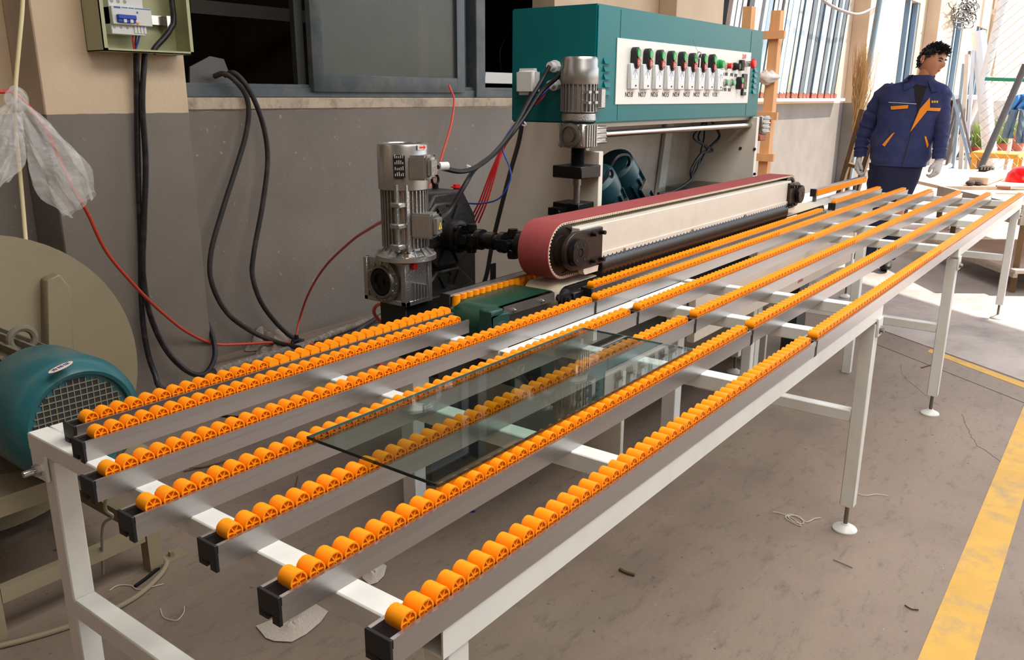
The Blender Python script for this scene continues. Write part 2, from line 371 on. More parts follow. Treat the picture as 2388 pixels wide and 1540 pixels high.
# ---- yard windows with standing aluminium sections
m_pale = mat('pale_blue_window_metal', (150, 170, 184), 0.35, 0.5, var=0.1, stretch=(3, 3, .2))
m_paneg = mat('yard_window_pane', (116, 128, 136), 0.15, 0.0, var=0.25, scale=1.5, stretch=(3, 1, .25))
for i, (x0, x1) in enumerate(WINS[1:]):
    w = window('window_%d' % (i+2), x0, x1)
    n = [0, 2, 2, 2][i]
    MB().box(x0, x1, WY+0.12, WY+0.13, SILL+0.07, 3.2).build('pane', m_paneg, w)
    for k in range(n+2):
        xx = x0 + (x1-x0-0.12)*k/(n+1)
        MB().box(xx, xx+0.12, WY+0.02, WY+0.11, SILL+0.07, 3.2).build('mullion', m_pale if i else m_frame, w)
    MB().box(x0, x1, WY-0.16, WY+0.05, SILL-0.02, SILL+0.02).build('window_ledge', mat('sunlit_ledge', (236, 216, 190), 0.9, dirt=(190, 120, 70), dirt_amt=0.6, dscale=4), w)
# aluminium sections leaning in the first yard window: each one a thing
m_rustfoot = mat('rusty_red_foot', (132, 74, 56), 0.8, var=0.3)
for k in range(28):
    x = 9.05 + k*0.158 + random.uniform(-.006, .006); lean = 0.26+random.uniform(-.003, .003)
    wdt = random.choice((0.17, 0.20, 0.23)); yy = WY-0.10+random.uniform(-.012, .012)
    p0 = Vector((x, yy, SILL+0.021)); p1 = Vector((x+lean*1.9*1.0, yy+0.035, SILL+1.9))
    mcol = random.choice((m_pale, m_pale, m_steel, mat('white_section', (226, 230, 232), 0.35), MATS['white_section'], m_frame))
    cn = {m_pale.name: 'pale blue', m_steel.name: 'bright silver', 'white_section': 'white', m_frame.name: 'dark grey'}[mcol.name]
    t = thing('aluminium_section', 'long %s aluminium section leaning on the sunlit window ledge' % cn, 'metal section', p0, '%s sections leaning in the yard window' % cn)
    MB().bar(p0+Vector((.010, 0, .05)), p1, wdt*0.6, 0.05, up=(0, 1, 0)).build('bar', mcol, t)
    MB().bar(p0+Vector((0, 0, .0)), p0+Vector((0.012, 0.0, 0.065)), wdt*.62, 0.055, up=(0, 1, 0)).build('end_wrap', m_rustfoot, t)
# ================================================================ roller tables
ZR, ZB, RH, RW = 0.837, 0.799, 0.038, 0.040      # rail top, beam top, rail height, rail width
PITCH, RR = 0.0303, 0.0138
m_cap = m_black
def roller_mesh():
    b = MB(); n = 14; r = RR; w = 0.0135
    # rim, open at both ends, with a hub and spokes
    b.lathe([(r*0.80, -w), (r*0.985, -w), (r, -w*0.9), (r, w*0.9), (r*0.985, w), (r*0.80, w), (r*0.78, w*0.55), (0.0, w*0.55)], (0, 0, 0), (0, 1, 0), n, caps=False)
    b.lathe([(0.0, -w*0.55), (r*0.78, -w*0.55), (r*0.80, -w)], (0, 0, 0), (0, 1, 0), n, caps=False)
    for k in range(6):
        t = math.pi*2*k/6
        for s in (-1, 1):
            b.bar((0, s*w*0.75, 0), (math.cos(t)*r*.78, s*w*0.75, math.sin(t)*r*.78), 0.0016, w*0.4, up=(0, 1, 0))
    return b.mesh('roller', m_orange, weld=True, sharp=30)
ROLLER = roller_mesh()
def simple_roller(b, c, n=10, r=RR, w=0.0135, ax=(0, 1, 0)):
    c = Vector(c); a = Vector(ax)
    b.cyl(c-a*w, c+a*w, r, n=n)
def rail(parent, x0, x1, yn, capn=True, capf=True, z=ZR):
    """open-topped aluminium roller rail; yn is the near side"""
    yf = yn+RW; t = 0.003; zt = z; zb = z-RH
    prof = [(yn, zb), (yf, zb), (yf, zt-0.012), (yf+0.0012, zt-0.012), (yf+0.0012, zt), (yf-0.0045, zt), (yf-0.0045, zt-0.004), (yf-t, zt-0.004), (yf-t, zb+t), (yn+t, zb+t), (yn+t, zt-0.004), (yn+0.0045, zt-0.004), (yn+0.0045, zt), (yn-0.0012, zt), (yn-0.0012, zt-0.012), (yn, zt-0.012)]
    b = MB(); k = len(prof)
    vs = [(x0, p, q) for p, q in prof] + [(x1, p, q) for p, q in prof]
    b.add(vs, [(i, (i+1) % k, k+(i+1) % k, k+i) for i in range(k)])
    r = b.build('rail', m_alu, parent, sharp=20)
    for x, on, s in ((x0, capn, -1), (x1, capf, 1)):
        if on:
            c = MB(); xa, xb = sorted((x, x+s*0.006))
            c.box(xa, xb, yn-.001, yf+.001, zb+0.010, zt+0.001); c.box(xa, xb, yn-.001, yn+0.014, zb-0.003, zb+0.010); c.box(xa, xb, yn+0.022, yf+.001, zb-0.001, zb+0.010)
            c.build('end_cap', m_cap, r, bevel=0.001)
    ax = MB(); ax.box(x0+0.006, x1-0.006, yn+.0035, yn+RW-.0035, zb+0.012, zb+0.0125)
    return r
def rollers(r, parent, x0, x1, yn, nind, stuff, z=ZR):
    """nind individual rollers from the near end, the rest into the joined set"""
    x = x0+0.034; i = 0
    while x < x1-0.012:
        c = (x, yn+RW/2, z+0.0025)
        if i < nind: inst('roller', ROLLER, r, c)
        else: simple_roller(stuff, c)
        x += PITCH; i += 1
YS = [0.602, 0.772, 0.942, 1.109, 1.272]
BT = 0.036                                       # beam tube depth
def tubebox(x0, x1, y0, y1, z0, z1): return MB().box(x0, x1, y0, y1, z0, z1)
def leg(parent, x, y, z1, z0=0.0, w=0.044, foot=True):
    zf = z0+(0.095 if foot else 0.0)
    l = tubebox(x-w/2, x+w/2, y-w/2, y+w/2, zf, z1).build('leg', m_white, parent, bevel=0.003)
    if foot:
        MB().cyl((x, y, z0+.02), (x, y, zf+.01), 0.0075, n=10).build('foot_screw', m_dullsteel, l)
        MB().lathe([(0.040, 0), (0.041, 0.006), (0.038, 0.011), (0.014, 0.022), (0.012, 0.026)], (x, y, z0), (0, 0, 1), 24).build('foot_disc', m_white, l)
    return l
def bracket(parent, x, y, z, nx=-1, s=0.055):
    b = tubebox(x-0.004, x+0.004, y-s/2, y+s/2, z-0.062, z).build('bracket', m_white, parent, bevel=0.002)
    bt = MB().cyl((x+nx*.004, y, z-0.04), (x+nx*.014, y, z-0.04), 0.0125, n=6); bt.cyl((x+nx*.014, y, z-0.04), (x+nx*.034, y, z-0.04), 0.0065, n=10)
    bt.build('bolt', m_steel, b)
def bracket_y(parent, x, y, z, s=0.05):
    b = tubebox(x-s/2, x+s/2, y-0.004, y+0.004, z-0.062, z).build('bracket', m_white, parent, bevel=0.002)
    bt = MB().cyl((x, y-.004, z-0.04), (x, y-.008, z-0.04), 0.014, n=16); bt.cyl((x, y-.008, z-0.04), (x, y-.016, z-0.04), 0.0085, n=6)
    bt.build('bolt', m_dullsteel, b)

near = thing('roller_table', 'white steel roller table carrying the clear glass sheet', 'conveyor table', (1.7, 1.0, 0))
BX = [0.640, 1.215, 1.785, 2.338, 2.725]
yn_, yf_ = 0.604, 1.668
for i, x in enumerate(BX):
    ye = yf_ if i < 2 else 1.272
    tubebox(x, x+0.042, yn_+0.044, ye, ZB-BT, ZB).build('cross_beam', m_white, near, bevel=0.0025)
# front beam: open square tube
fb = MB(); t = 0.003; x0, x1 = 0.665, 2.80; ya, yb_ = yn_, yn_+0.044; za, zb_ = ZB-0.044, ZB
fb.box(x0, x1, ya, ya+t, za, zb_); fb.box(x0, x1, yb_-t, yb_, za, zb_); fb.box(x0, x1, ya+t, yb_-t, zb_-t, zb_); fb.box(x0, x1, ya+t, yb_-t, za, za+t)
fb.build('front_beam', m_white, near, weld=False)
# inner beam beside the machine opening: open square tube
ib = MB(); x0, x1 = 1.64, 2.70; ya, yb_ = 1.228, 1.270; za, zb_ = ZB-0.050, ZB-0.002
ib.box(x0, x1, ya, ya+t, za, zb_); ib.box(x0, x1, yb_-t, yb_, za, zb_); ib.box(x0, x1, ya+t, yb_-t, zb_-t, zb_); ib.box(x0, x1, ya+t, yb_-t, za, za+t)
ib.build('inner_beam', m_white, near, weld=False)
tubebox(1.64, 1.682, 1.272, 1.668, ZB-BT, ZB).build('cross_beam', m_white, near, bevel=0.0025)
tubebox(0.682, 1.72, 1.626, 1.668, ZB-BT, ZB).build('rear_beam', m_white, near, bevel=0.0025)
lg = leg(near, 0.672, 1.622, ZB-BT-0.012); leg(near, 0.700, 0.630, ZB-0.044, foot=True)

leg(near, 2.755, 0.626, ZB-0.044-0.01)
bracket(near, 0.645, 1.640, ZB-BT+0.004); bracket_y(near, 2.76, 0.600, ZB-0.036)
tubebox(0.65, 0.694, 0.652, 1.60, 0.40, 0.445).build('stretcher', m_white, near, bevel=0.003)
tubebox(2.735, 2.775, 0.648, 1.208, 0.40, 0.440).build('stretcher', m_white, near, bevel=0.003)
XN = [(0.577, 2.098), (0.553, 2.096), (0.578, 2.108), (0.552, 2.080), (0.577, 2.112)]
XF = [(2.112, 6.29), (2.110, 6.19), (2.122, 6.19), (2.094, 6.145), (2.126, 6.17)]
st = MB()
for (a, c), y in zip(XN, YS): rollers(rail(near, a, c, y), near, a, c, y, 99, st)
for a, c, y, n in ((0.645, 1.720, 1.440, 40), (0.672, 1.752, 1.526, 14)):
    rollers(rail(near, a, c, y, capf=False), near, a, c, y, n, st)
o = st.build('roller_row', m_orange, near, sharp=30); tag(o, kind='stuff')

far = thing('roller_table', 'long white roller table reaching from the grinder out into the yard', 'conveyor table', (4.2, 1.0, 0.0))
for x in (4.10, 4.50, 5.06, 5.66, 6.20):
    tubebox(x, x+0.042, yn_+0.044, 1.66, ZB-BT, ZB).build('cross_beam', m_white, far, bevel=0.0025)
tubebox(4.10, 6.28, yn_, yn_+0.044, ZB-0.044, ZB).build('front_beam', m_white, far, bevel=0.0025)
tubebox(4.10, 6.28, 1.64, 1.684, ZB-0.044, ZB).build('rear_beam', m_white, far, bevel=0.0025)
tubebox(3.55, 5.45, 1.31, 1.35, ZB-0.046, ZB-.001).build('inner_beam', m_white, far, bevel=0.0025)
leg(far, 4.125, 0.626, ZB-0.052); leg(far, 6.18, 0.626, ZB-0.052, z0=0.035); leg(far, 4.14, 1.60, ZB-0.044); leg(far, 6.18, 1.60, ZB-0.044, z0=0.035); leg(far, 3.60, 1.335, ZB-.05, foot=False); leg(far, 4.52, 1.12, ZB-BT, foot=False)
bracket_y(far, 4.125, 0.600, ZB-0.04); bracket_y(far, 6.18, 0.600, ZB-0.04)
tubebox(4.105, 4.145, 0.648, 1.58, 0.40, 0.440).build('stretcher', m_white, far, bevel=0.003)
tubebox(6.16, 6.20, 0.648, 1.58, 0.42, 0.460).build('stretcher', m_white, far, bevel=0.003)
st = MB()
for (a, c), y in zip(XF, YS): rollers(rail(far, a, c, y), far, a, c, y, 52, st)
a, c, y = 2.262, 4.70, 1.372; rollers(rail(far, a, c, y), far, a, c, y, 30, st)
a, c, y = 5.06, 6.11, 1.425; rollers(rail(far, a, c, y), far, a, c, y, 0, st)
za_ = (PY(1985, 613, 1.275).z+PY(1735, 734, 1.275).z)/2; xe_ = PY(1985, 600, 1.275).x
ap = tubebox(2.86, xe_, 1.275, 1.308, za_, ZB-.047).build('apron_board', mat('beige_wrapping', (206, 192, 178), .55, var=.05), far, bevel=.003)
text('wrap_lettering', '专业铝材品质保证优质', .055, mat('grey_print', (120, 112, 106), .7), far, (xe_-.42, 1.2745, za_+.085), (1, 0, 0), (0, 0, 1))
MB().prism([(xe_-.92, 1.2745, za_+.03), (xe_-.84, 1.2745, za_+.03), (xe_-.88, 1.2745, za_+.11)], (0, -.0005, 0)).build('print_mark', mat('faded_red_print', (176, 96, 84), .7), far)
# upright guide rail with standing rollers at the far end
def guide_rail(parent, x0, x1, y, zc, nind, stuff, pitch=PITCH):
    t = 0.003; z0, z1 = zc-0.020, zc+0.020
    b = MB(); b.box(x0, x1, y+0.032, y+0.035, z0, z1); b.box(x0, x1, y, y+0.032, z0-t, z0); b.box(x0, x1, y, y+0.032, z1, z1+t)
    b.box(x0, x1, y, y+.003, z0, z0+.004); b.box(x0, x1, y, y+.003, z1-.004, z1)
    r = b.build('guide_rail', m_alu, parent, weld=False)
    MB().box(x0-0.006, x0, y-.001, y+0.036, z0-t-.001, z1+t+.001).build('end_cap', m_cap, r)
    x = x0+0.03; i = 0
    gm = MB().cyl((0, 0, -0.017), (0, 0, 0.017), RR, n=16); gm.cyl((0, 0, -0.0195), (0, 0, 0.0195), 0.003, n=6)
    gme = gm.mesh('standing_roller', m_orange)
    while x < x1-0.012:
        if i < nind: inst('roller', gme, r, (x, y+0.004, zc))
        else: stuff.cyl((x, y+.004, zc-.017), (x, y+.004, zc+.017), RR, n=10)
        x += pitch; i += 1
    return r
gr = guide_rail(far, 5.35, 6.50, 1.633, ZR+0.022, 0, st)
for xx in (5.40, 6.30): MB().bar((xx, 1.655, ZB-.04), (xx, 1.655, ZR+.01), .02, .02).build('guide_post', m_dullsteel, far)
o = st.build('roller_row', m_orange, far, sharp=30); tag(o, kind='stuff')

# clear glass sheet lying on the rollers of the near table
def thin_glass(name, tint):
    m = bpy.data.materials.new(name); m.use_nodes = True; N = m.node_tree.nodes; L = m.node_tree.links; N.remove(N['Principled BSDF'])
    tr = N.new('ShaderNodeBsdfTransparent'); nz = N.new('ShaderNodeTexNoise'); nz.inputs['Scale'].default_value = 3
    cr = N.new('ShaderNodeValToRGB'); cr.color_ramp.elements[0].color = (*[v*.97 for v in tint], 1); cr.color_ramp.elements[1].color = (*tint, 1)
    L.new(nz.outputs['Fac'], cr.inputs[0]); L.new(cr.outputs[0], tr.inputs[0])
    gl = N.new('ShaderNodeBsdfGlossy'); gl.inputs['Roughness'].default_value = 0.0
    lw = N.new('ShaderNodeLayerWeight'); lw.inputs[0].default_value = 0.5
    pw = N.new('ShaderNodeMath'); pw.operation = 'POWER'; pw.inputs[1].default_value = 5.0; L.new(lw.outputs['Facing'], pw.inputs[0])
    ma = N.new('ShaderNodeMath'); ma.operation = 'MULTIPLY_ADD'; ma.inputs[1].default_value = 0.92; ma.inputs[2].default_value = 0.05; L.new(pw.outputs[0], ma.inputs[0])
    mx = N.new('ShaderNodeMixShader'); L.new(ma.outputs[0], mx.inputs[0]); L.new(tr.outputs[0], mx.inputs[1]); L.new(gl.outputs[0], mx.inputs[2]); L.new(mx.outputs[0], N['Material Output'].inputs[0]); return m
gz0, gz1 = ZR+0.0168, ZR+0.0218
gs = thing('glass_sheet', 'clear rectangular sheet of float glass lying on the orange rollers', 'glass sheet', (1.326, 0.95, gz0))
MB().box(0.873, 1.779, 0.796, 1.104, gz0+.0002, gz1).build('pane', thin_glass('clear_float_glass', (.84, .91, .88)), gs)
m_gedge = mat('dark_green_glass_edge', (20, 34, 30), 0.12, var=.1)
for x0_, x1_, y0_, y1_ in ((0.8715, .873, .7945, 1.1055), (1.779, 1.7805, .7945, 1.1055), (.873, 1.779, .7945, .796), (.873, 1.779, 1.104, 1.1055)):
    MB().box(x0_, x1_, y0_, y1_, gz0, gz1).build('ground_edge', m_gedge if x1_ < .9 or y1_ < .8 else mat('pale_green_glass_edge', (120, 142, 132), 0.15), gs)
# ================================================================ belt grinding machine
mc = thing('belt_grinding_machine', 'teal and cream belt grinding machine behind the roller tables', 'machine', (3.4, 1.9, 0))
m_panel = mat('grey_white_panel', (216, 214, 208), 0.42, var=0.02)
m_ink = mat('black_ink', (40, 40, 42), 0.7)
m_green = mat('green_button', (20, 150, 70), 0.3)
m_redb = mat('red_button', (150, 34, 26), 0.35)
m_meter = mat('clear_meter_cover', (204, 208, 210), 0.18, var=0.04, spec=0.6)
m_belt = mat('red_brown_abrasive', (150, 66, 66), 0.85, var=0.06, bump=0.3, bscale=500)
m_beltback = mat('cream_belt_backing', (222, 208, 182), 0.7)
m_brown = mat('brown_black_steel', (52, 42, 38), 0.34, 0.5, var=0.12)
m_backp = mat('beige_grey_panel', (198, 186, 170), 0.5, var=0.04, dirt=(120, 104, 84), dirt_amt=0.35, dscale=5)
m_motorblue = mat('blue_green_motor_paint', (26, 62, 72), 0.4, var=0.12)
m_spun = mat('silver_motor_paint', (158, 156, 152), 0.30, 0.75, var=0.05)
cy0, cy1, cx0, cx1, cz0, cz1 = 1.70, 2.095, 2.78, 4.425, 1.337, 1.765
cab = MB().box(cx0, cx1, cy0, cy1, cz0, cz1).build('cabinet', m_teal, mc, bevel=0.006, seg=2)
for px in (1447,):
    x = PY(px, 60, cy0).x; MB().box(x, x+0.0015, cy0-0.0012, cy0, cz0+.01, cz1-.01).build('door_seam', mat('seam_shadow_paint', (0, 60, 62), .5), cab)
x = 4.26; MB().box(x, x+0.0015, cy0-0.0012, cy0, cz0+.01, cz1-.01).build('door_seam', MATS['seam_shadow_paint'], cab)
lv = MB().prism([(-.020, 0, -.011), (-.020, -.010, -.011), (-.020, -.001, .011), (-.020, 0, .011)], (.040, 0, 0)).mesh('louvre', m_teal)
for k in range(5):
    p = PY(1413, 142+k*18.2, cy0); inst('louvre', lv, cab, (p.x, cy0, p.z))
    p = PY(1759, 163+k*12.6, cy0); inst('louvre', lv, cab, (4.345, cy0, p.z))
# control panel
PYP = cy0-0.004
x0 = PY(1438, 160, PYP).x; x1 = PY(1748, 180, PYP).x; z1 = PY(1440, 88, PYP).z; z0 = PY(1436, 244, PYP).z
panel = MB().box(x0, x1, PYP, cy0, z0, z1).build('control_panel', m_panel, cab, bevel=0.001)
PAN = mc          # small fittings hang off the panel's own parts
def fp(cx, cy): return PY(1160+cx/3.618, cy/3.618, PYP)
def capsule(mb, c, w, h, d0, d1, n=8):
    pts = []
    for s in (1, -1):
        for i in range(n+1):
            t = math.pi*i/n if s == 1 else math.pi+math.pi*i/n
            pts.append((c.x+math.cos(t)*w/2, d0, c.z+s*(h/2-w/2)+math.sin(t)*w/2))
    mb.prism(pts, (0, d1-d0, 0))
fit = thing  # alias kept short
def on_panel(name, mb, m, **kw): return mb.build(name, m, cab, **kw)
def double_button(c, w=0.036, h=0.082):
    b = MB(); capsule(b, c, w, h, PYP, PYP-0.026); on_panel('push_button_pair', b, m_black, bevel=.002)
    b = MB(); capsule(b, c+Vector((0, 0, h*.21)), w*.72, h*.42, PYP-.026, PYP-.031); on_panel('start_button', b, m_green)
    b = MB(); capsule(b, c-Vector((0, 0, h*.21)), w*.72, h*.42, PYP-.026, PYP-.031); on_panel('stop_button', b, m_redb)
    b = MB(); b.lathe([(.005, 0), (.007, 0), (.007, .0006), (.005, .0006), (.005, 0)], (c.x, PYP-.0311, c.z-h*.21), (0, -1, 0), 12, caps=False); on_panel('stop_mark', b, m_panel)
    on_panel('start_mark', MB().box(c.x-.0012, c.x+.0012, PYP-.0317, PYP-.031, c.z+h*.12, c.z+h*.30), m_panel)
for q in ((1140, 490), (1245, 500), (1348, 508), (1443, 515), (1535, 520), (1622, 530), (1707, 534), (1789, 537)): double_button(fp(*q))
names = ['NO.8', 'NO.7', 'NO.6', 'NO.5', 'NO.4', 'NO.3', 'NO.2', 'NO.1', 'V.OL']
for i, (a, c) in enumerate(((1127, 645), (1232, 650), (1333, 652), (1432, 657), (1522, 660), (1608, 663), (1694, 667), (1777, 668), (1853, 672))):
    p = fp(a, c); w, h = 0.062, 0.098
    mt = on_panel('ammeter', MB().box(p.x-w/2, p.x+w/2, PYP-.018, PYP, p.z-h/2, p.z+h/2), m_meter, bevel=.003)
    b = MB(); b.box(p.x-w*.4, p.x+w*.4, PYP-.0186, PYP-.018, p.z-h*.12, p.z+h*.42); on_panel('meter_dial', b, mat('meter_dial_paper', (206, 214, 224), 0.3))
    arc = MB(); arc.tube([(p.x+math.cos(t)*w*.3, PYP-.0188, p.z-h*.1+math.sin(t)*w*.55) for t in [math.pi*(.15+.7*k/8) for k in range(9)]], .0008, 4); arc.bar((p.x, PYP-.0188, p.z-h*.08), (p.x-.002, PYP-.0188, p.z+h*.22), .001, .001); on_panel('meter_scale', arc, m_ink)
    on_panel('meter_screw', MB().cyl((p.x+.008, PYP-.018, p.z-h*.36), (p.x+.008, PYP-.0205, p.z-h*.36), .0035, n=8), m_ink)
    t_ = fp((1108, 1219, 1322, 1417, 1506, 1594, 1678, 1760, 1835)[i], 800)
    text('panel_lettering', names[i], 0.027, m_ink, cab, (t_.x, PYP-.0005, t_.z), (1, 0, 0), (0, 0, 1)).scale = (1, 1, 1)
def round_btn(q, r, d, m, ring=m_steel, name='pilot_button'):
    p = fp(*q); on_panel('bezel', MB().cyl((p.x, PYP, p.z), (p.x, PYP-.012, p.z), r*1.25, n=18), ring)
    on_panel(name, MB().cyl((p.x, PYP-.012, p.z), (p.x, PYP-.012-d, p.z), r, n=18), m, bevel=.0015)
round_btn((1865, 543), .0175, .016, m_green, m_green); round_btn((1930, 557), .013, .018, m_red)
round_btn((1993, 562), .015, .022, m_black, m_black, 'selector_knob'); round_btn((1917, 698), .014, .010, mat('pale_green_lens', (110, 170, 140), .25)); round_btn((1970, 698), .014, .010, MATS['pale_green_lens'])
p = fp(2045, 552); on_panel('key_switch', MB().box(p.x-.016, p.x+.016, PYP-.02, PYP, p.z-.025, p.z+.025), m_black, bevel=.002)
p = fp(2095, 540); on_panel('stop_stem', MB().cyl((p.x, PYP, p.z), (p.x, PYP-.03, p.z), .014, n=16), m_steel); on_panel('emergency_stop', MB().lathe([(.016, 0), (.024, .006), (.024, .014), (.018, .020), (0.0, .021)], (p.x, PYP-.03, p.z), (0, -1, 0), 20), m_red)
double_button(fp(2020, 702), .03, .06)
p = fp(2072, 715); inv = on_panel('drive_keypad', MB().box(p.x-.024, p.x+.024, PYP-.012, PYP, p.z-.052, p.z+.052), m_black, bevel=.002)
on_panel('keypad_screen', MB().box(p.x-.016, p.x+.016, PYP-.0125, PYP-.012, p.z-.012, p.z+.014), mat('dark_screen', (16, 14, 24), .1)); on_panel('keypad_keys', MB().box(p.x-.013, p.x-.003, PYP-.014, PYP-.012, p.z-.036, p.z-.022).box(p.x+.003, p.x+.013, PYP-.014, PYP-.012, p.z-.036, p.z-.022), m_panel)
text('panel_lettering', '急停', 0.026, m_red, cab, tuple(fp(2082, 482)+Vector((0, -.0005, 0))), (1, 0, 0), (0, 0, 1))
for q in ((1900, 628), (1930, 628), (1975, 632), (2010, 638), (1890, 755), (1920, 758), (1955, 760)):
    t_ = fp(*q); text('panel_lettering', '按钮', 0.017, m_ink, cab, (t_.x, PYP-.0005, t_.z), (1, 0, 0), (0, 0, 1))
# key ring on a wire loop
p = fp(1640, 468); kr = MB(); kr.tube([(p.x+math.cos(t)*.022, PYP-.036, p.z+math.sin(t)*.014) for t in [2*math.pi*k/16 for k in range(17)]], .0022, 6)
kr.tube([p+Vector((.0, -.03, .01)), p+Vector((-.005, -.01, .05)), p+Vector((-.012, -.004, .07))], .001, 5); kr.box(p.x+.004, p.x+.014, PYP-.038, PYP-.036, p.z-.05, p.z-.012); on_panel('key_ring', kr, m_steel)
# side socket box and cable glands on the cabinet's end
p = PX(1236, 191, cx0); sb = MB(); sb.box(p.x-.05, p.x, p.y-.056, p.y+.040, p.z-.050, p.z+.050)
sb.build('socket_box', mat('white_plastic', (214, 214, 210), .45, var=.02), cab, bevel=.014, seg=3)
def gland(px, py):
    p = PX(px, py, cx0); MB().cyl(p, p-Vector((.02, 0, 0)), .023, n=8).cyl(p-Vector((.02, 0, 0)), p-Vector((.045, 0, 0)), .016, n=12).build('cable_gland', MATS['white_plastic'], cab); return p-Vector((.045, 0, 0))
g1 = gland(1297, 155); g2 = gland(1338, 150); g3 = gland(1297, 198)
# uprights, back panel, brace
def sidepts(l, x): return [PX(a, c, x) for a, c in l]
xa, xb = cx0, cx0+.028
pts = [Vector((xa, 2.095, 1.337)), Vector((xa, 1.735, 1.337)), Vector((xa, 1.735, 1.235)), Vector((xa, 1.672, 1.235)), Vector((xa, 1.672, .74)), Vector((xa, 1.53, .70)), Vector((xa, 1.53, .0)), Vector((xa, 2.40, .0)), Vector((xa, 2.40, .60))]
MB().prism(pts, (xb-xa, 0, 0)).build('side_plate', m_cream, mc, bevel=.003)
pts = [Vector((4.385, y, z)) for y, z in ((2.095, 1.337), (1.68, 1.337), (1.68, .74), (1.53, .70), (1.53, .0), (2.40, .0), (2.40, .60))]
MB().prism(pts, (.028, 0, 0)).build('side_plate', m_cream, mc, bevel=.003)
for a, c in ((1657, 346), (1690, 348), (1690, 406)):
    p = PX(a+70, c, 4.385); MB().cyl(p, p-Vector((.004, 0, 0)), .008, n=10).build('bolt_hole_plug', m_ink, mc)
MB().box(xb, 4.385, 2.06, 2.075, .55, 1.337).build('back_panel', m_backp, mc)
MB().bar(PY(1560, 287, 2.045), PY(1532, 500, 2.045), .075, .02, up=(0, 1, 0)).build('brace', m_white, mc)
MB().box(cx0+.03, cx1-.04, 1.72, 2.06, 1.322, 1.337).build('cabinet_tray', m_dullsteel, mc)
# ---- lift gear motor
LX, LY = 2.700, 1.72
def lz(py): return PY(1352, py, LY).z
lm = MB().cyl((LX, LY, lz(262)), (LX, LY, lz(195)), .060, n=28)
for k in range(26):
    t = 2*math.pi*k/26; d = Vector((math.cos(t), math.sin(t), 0)); lm.bar(Vector((LX, LY, lz(260)))+d*.058, Vector((LX, LY, lz(196)))+d*.058, .004, .022, up=d)
lmo = lm.build('lift_motor', m_castalu, mc)
MB().lathe([(.069, 0), (.070, .002), (.070, .055), (.066, .062), (.066, .085), (.060, .096), (.0, .098)], (LX, LY, lz(197)), (0, 0, 1), 32).build('fan_cover', m_spun, lmo)
MB().lathe([(.056, 0), (.064, .006), (.064, .012), (.062, .030)], (LX, LY, lz(284)), (0, 0, 1), 28).build('motor_flange', m_castalu, lmo)
MB().box(LX+.045, LX+.105, LY-.052, LY+.02, lz(254), lz(205)).build('terminal_box', m_castalu, lmo, bevel=.005)
MB().box(LX+.02, LX+.05, LY-.066, LY-.052, lz(250), lz(205)).build('name_plate', m_black, lmo)
for dz in (212, 236):
    for s in (-.045, .0): MB().box(LX+s-.008, LX+s+.010, LY-.075, LY-.055, lz(dz+6), lz(dz)).build('mount_lug', m_castalu, lmo)
gb = MB(); zc = lz(315); gb.box(LX-.052, LX+.052, LY-.055, LY+.055, zc-.045, zc+.042)
lg = gb.build('lift_gearbox', m_castalu, mc, bevel=.006)
MB().lathe([(.045, 0), (.045, .008), (.034, .010), (.034, .004), (.022, .004), (.022, .012), (.0, .012)], (LX-.052, LY, zc), (-1, 0, 0), 24).build('output_flange', m_dullsteel, lg)
for s in (-1, 1):
    for u in (-1, 1): MB().cyl((LX-.053, LY+s*.045, zc+u*.036), (LX-.058, LY+s*.045, zc+u*.036), .007, n=6).build('bolt', m_steel, lg)
for k in range(5): MB().box(LX-.036+k*.016, LX-.030+k*.016, LY-.062, LY-.055, zc-.04, zc+.038).build('rib', m_castalu, lg)
g2b = MB(); g2b.box(LX+.055, LX+.135, LY-.04, LY+.04, zc-.034, zc+.030)
for k in range(4): g2b.box(LX+.055, LX+.135, LY-.046, LY-.04, zc-.032+k*.018, zc-.024+k*.018)
g2o = g2b.build('shaft_gearbox', m_castalu, mc, bevel=.003)
zs = zc-.002
MB().cyl((LX+.13, LY, zs), (LX+.175, LY, zs), .020, n=16).build('coupling', m_dullsteel, mc)
MB().cyl((LX+.17, LY, zs), (4.47, LY, zs), .0135, n=20).build('lift_shaft', m_steel, mc)
eg = MB().box(4.45, 4.55, LY-.045, LY+.045, zs-.05, zs+.045)
for k in range(4): eg.box(4.45, 4.55, LY-.053, LY-.045, zs-.044+k*.023, zs-.034+k*.023)
eo = eg.build('end_gearbox', m_castalu, mc, bevel=.005); MB().lathe([(.042, 0), (.042, .008), (.025, .010), (.025, .02), (0, .02)], (4.45, LY, zs), (-1, 0, 0), 20).build('output_flange', m_dullsteel, eo)
MB().box(4.44, 4.53, LY-.04, LY+.04, zs-.085, zs-.05).build('shim_block', mat('rust_red_block', (150, 66, 36), .5), mc, bevel=.004)
# bellows, block, screw
bz0, bz1 = lz(390), lz(342)
pr = []
for k in range(29): pr.append((.028 if k % 2 else .022, bz0+(bz1-bz0)*k/28))
MB().lathe(pr, (LX, LY, 0), (0, 0, 1), 20).build('screw_bellows', m_rubber, mc)
bzt, bzb = lz(385), lz(413); MB().box(LX-.058, cx0, LY-.055, LY+.075, bzb, bzt).build('nut_block', m_blackmetal, mc, bevel=.003)
MB().cyl((LX, LY, bzb), (LX, LY, .98), .013, n=14).build('lift_screw', m_dullsteel, mc)
MB().cyl((LX, LY, bzb-.03), (LX, LY, bzb), .016, n=14).build('screw_collar', m_dullsteel, mc)
MB().box(LX-.03, cx0, LY-.03, LY+.09, .99, lz(472)).build('lower_block', m_blackmetal, mc, bevel=.003)
MB().box(LX-.075, LX-.03, LY+.02, LY+.08, 1.0, lz(482)).cyl((LX-.09, LY+.03, lz(490)), (LX-.03, LY+.03, lz(490)), .01, n=8).build('clamp', m_blackmetal, mc)
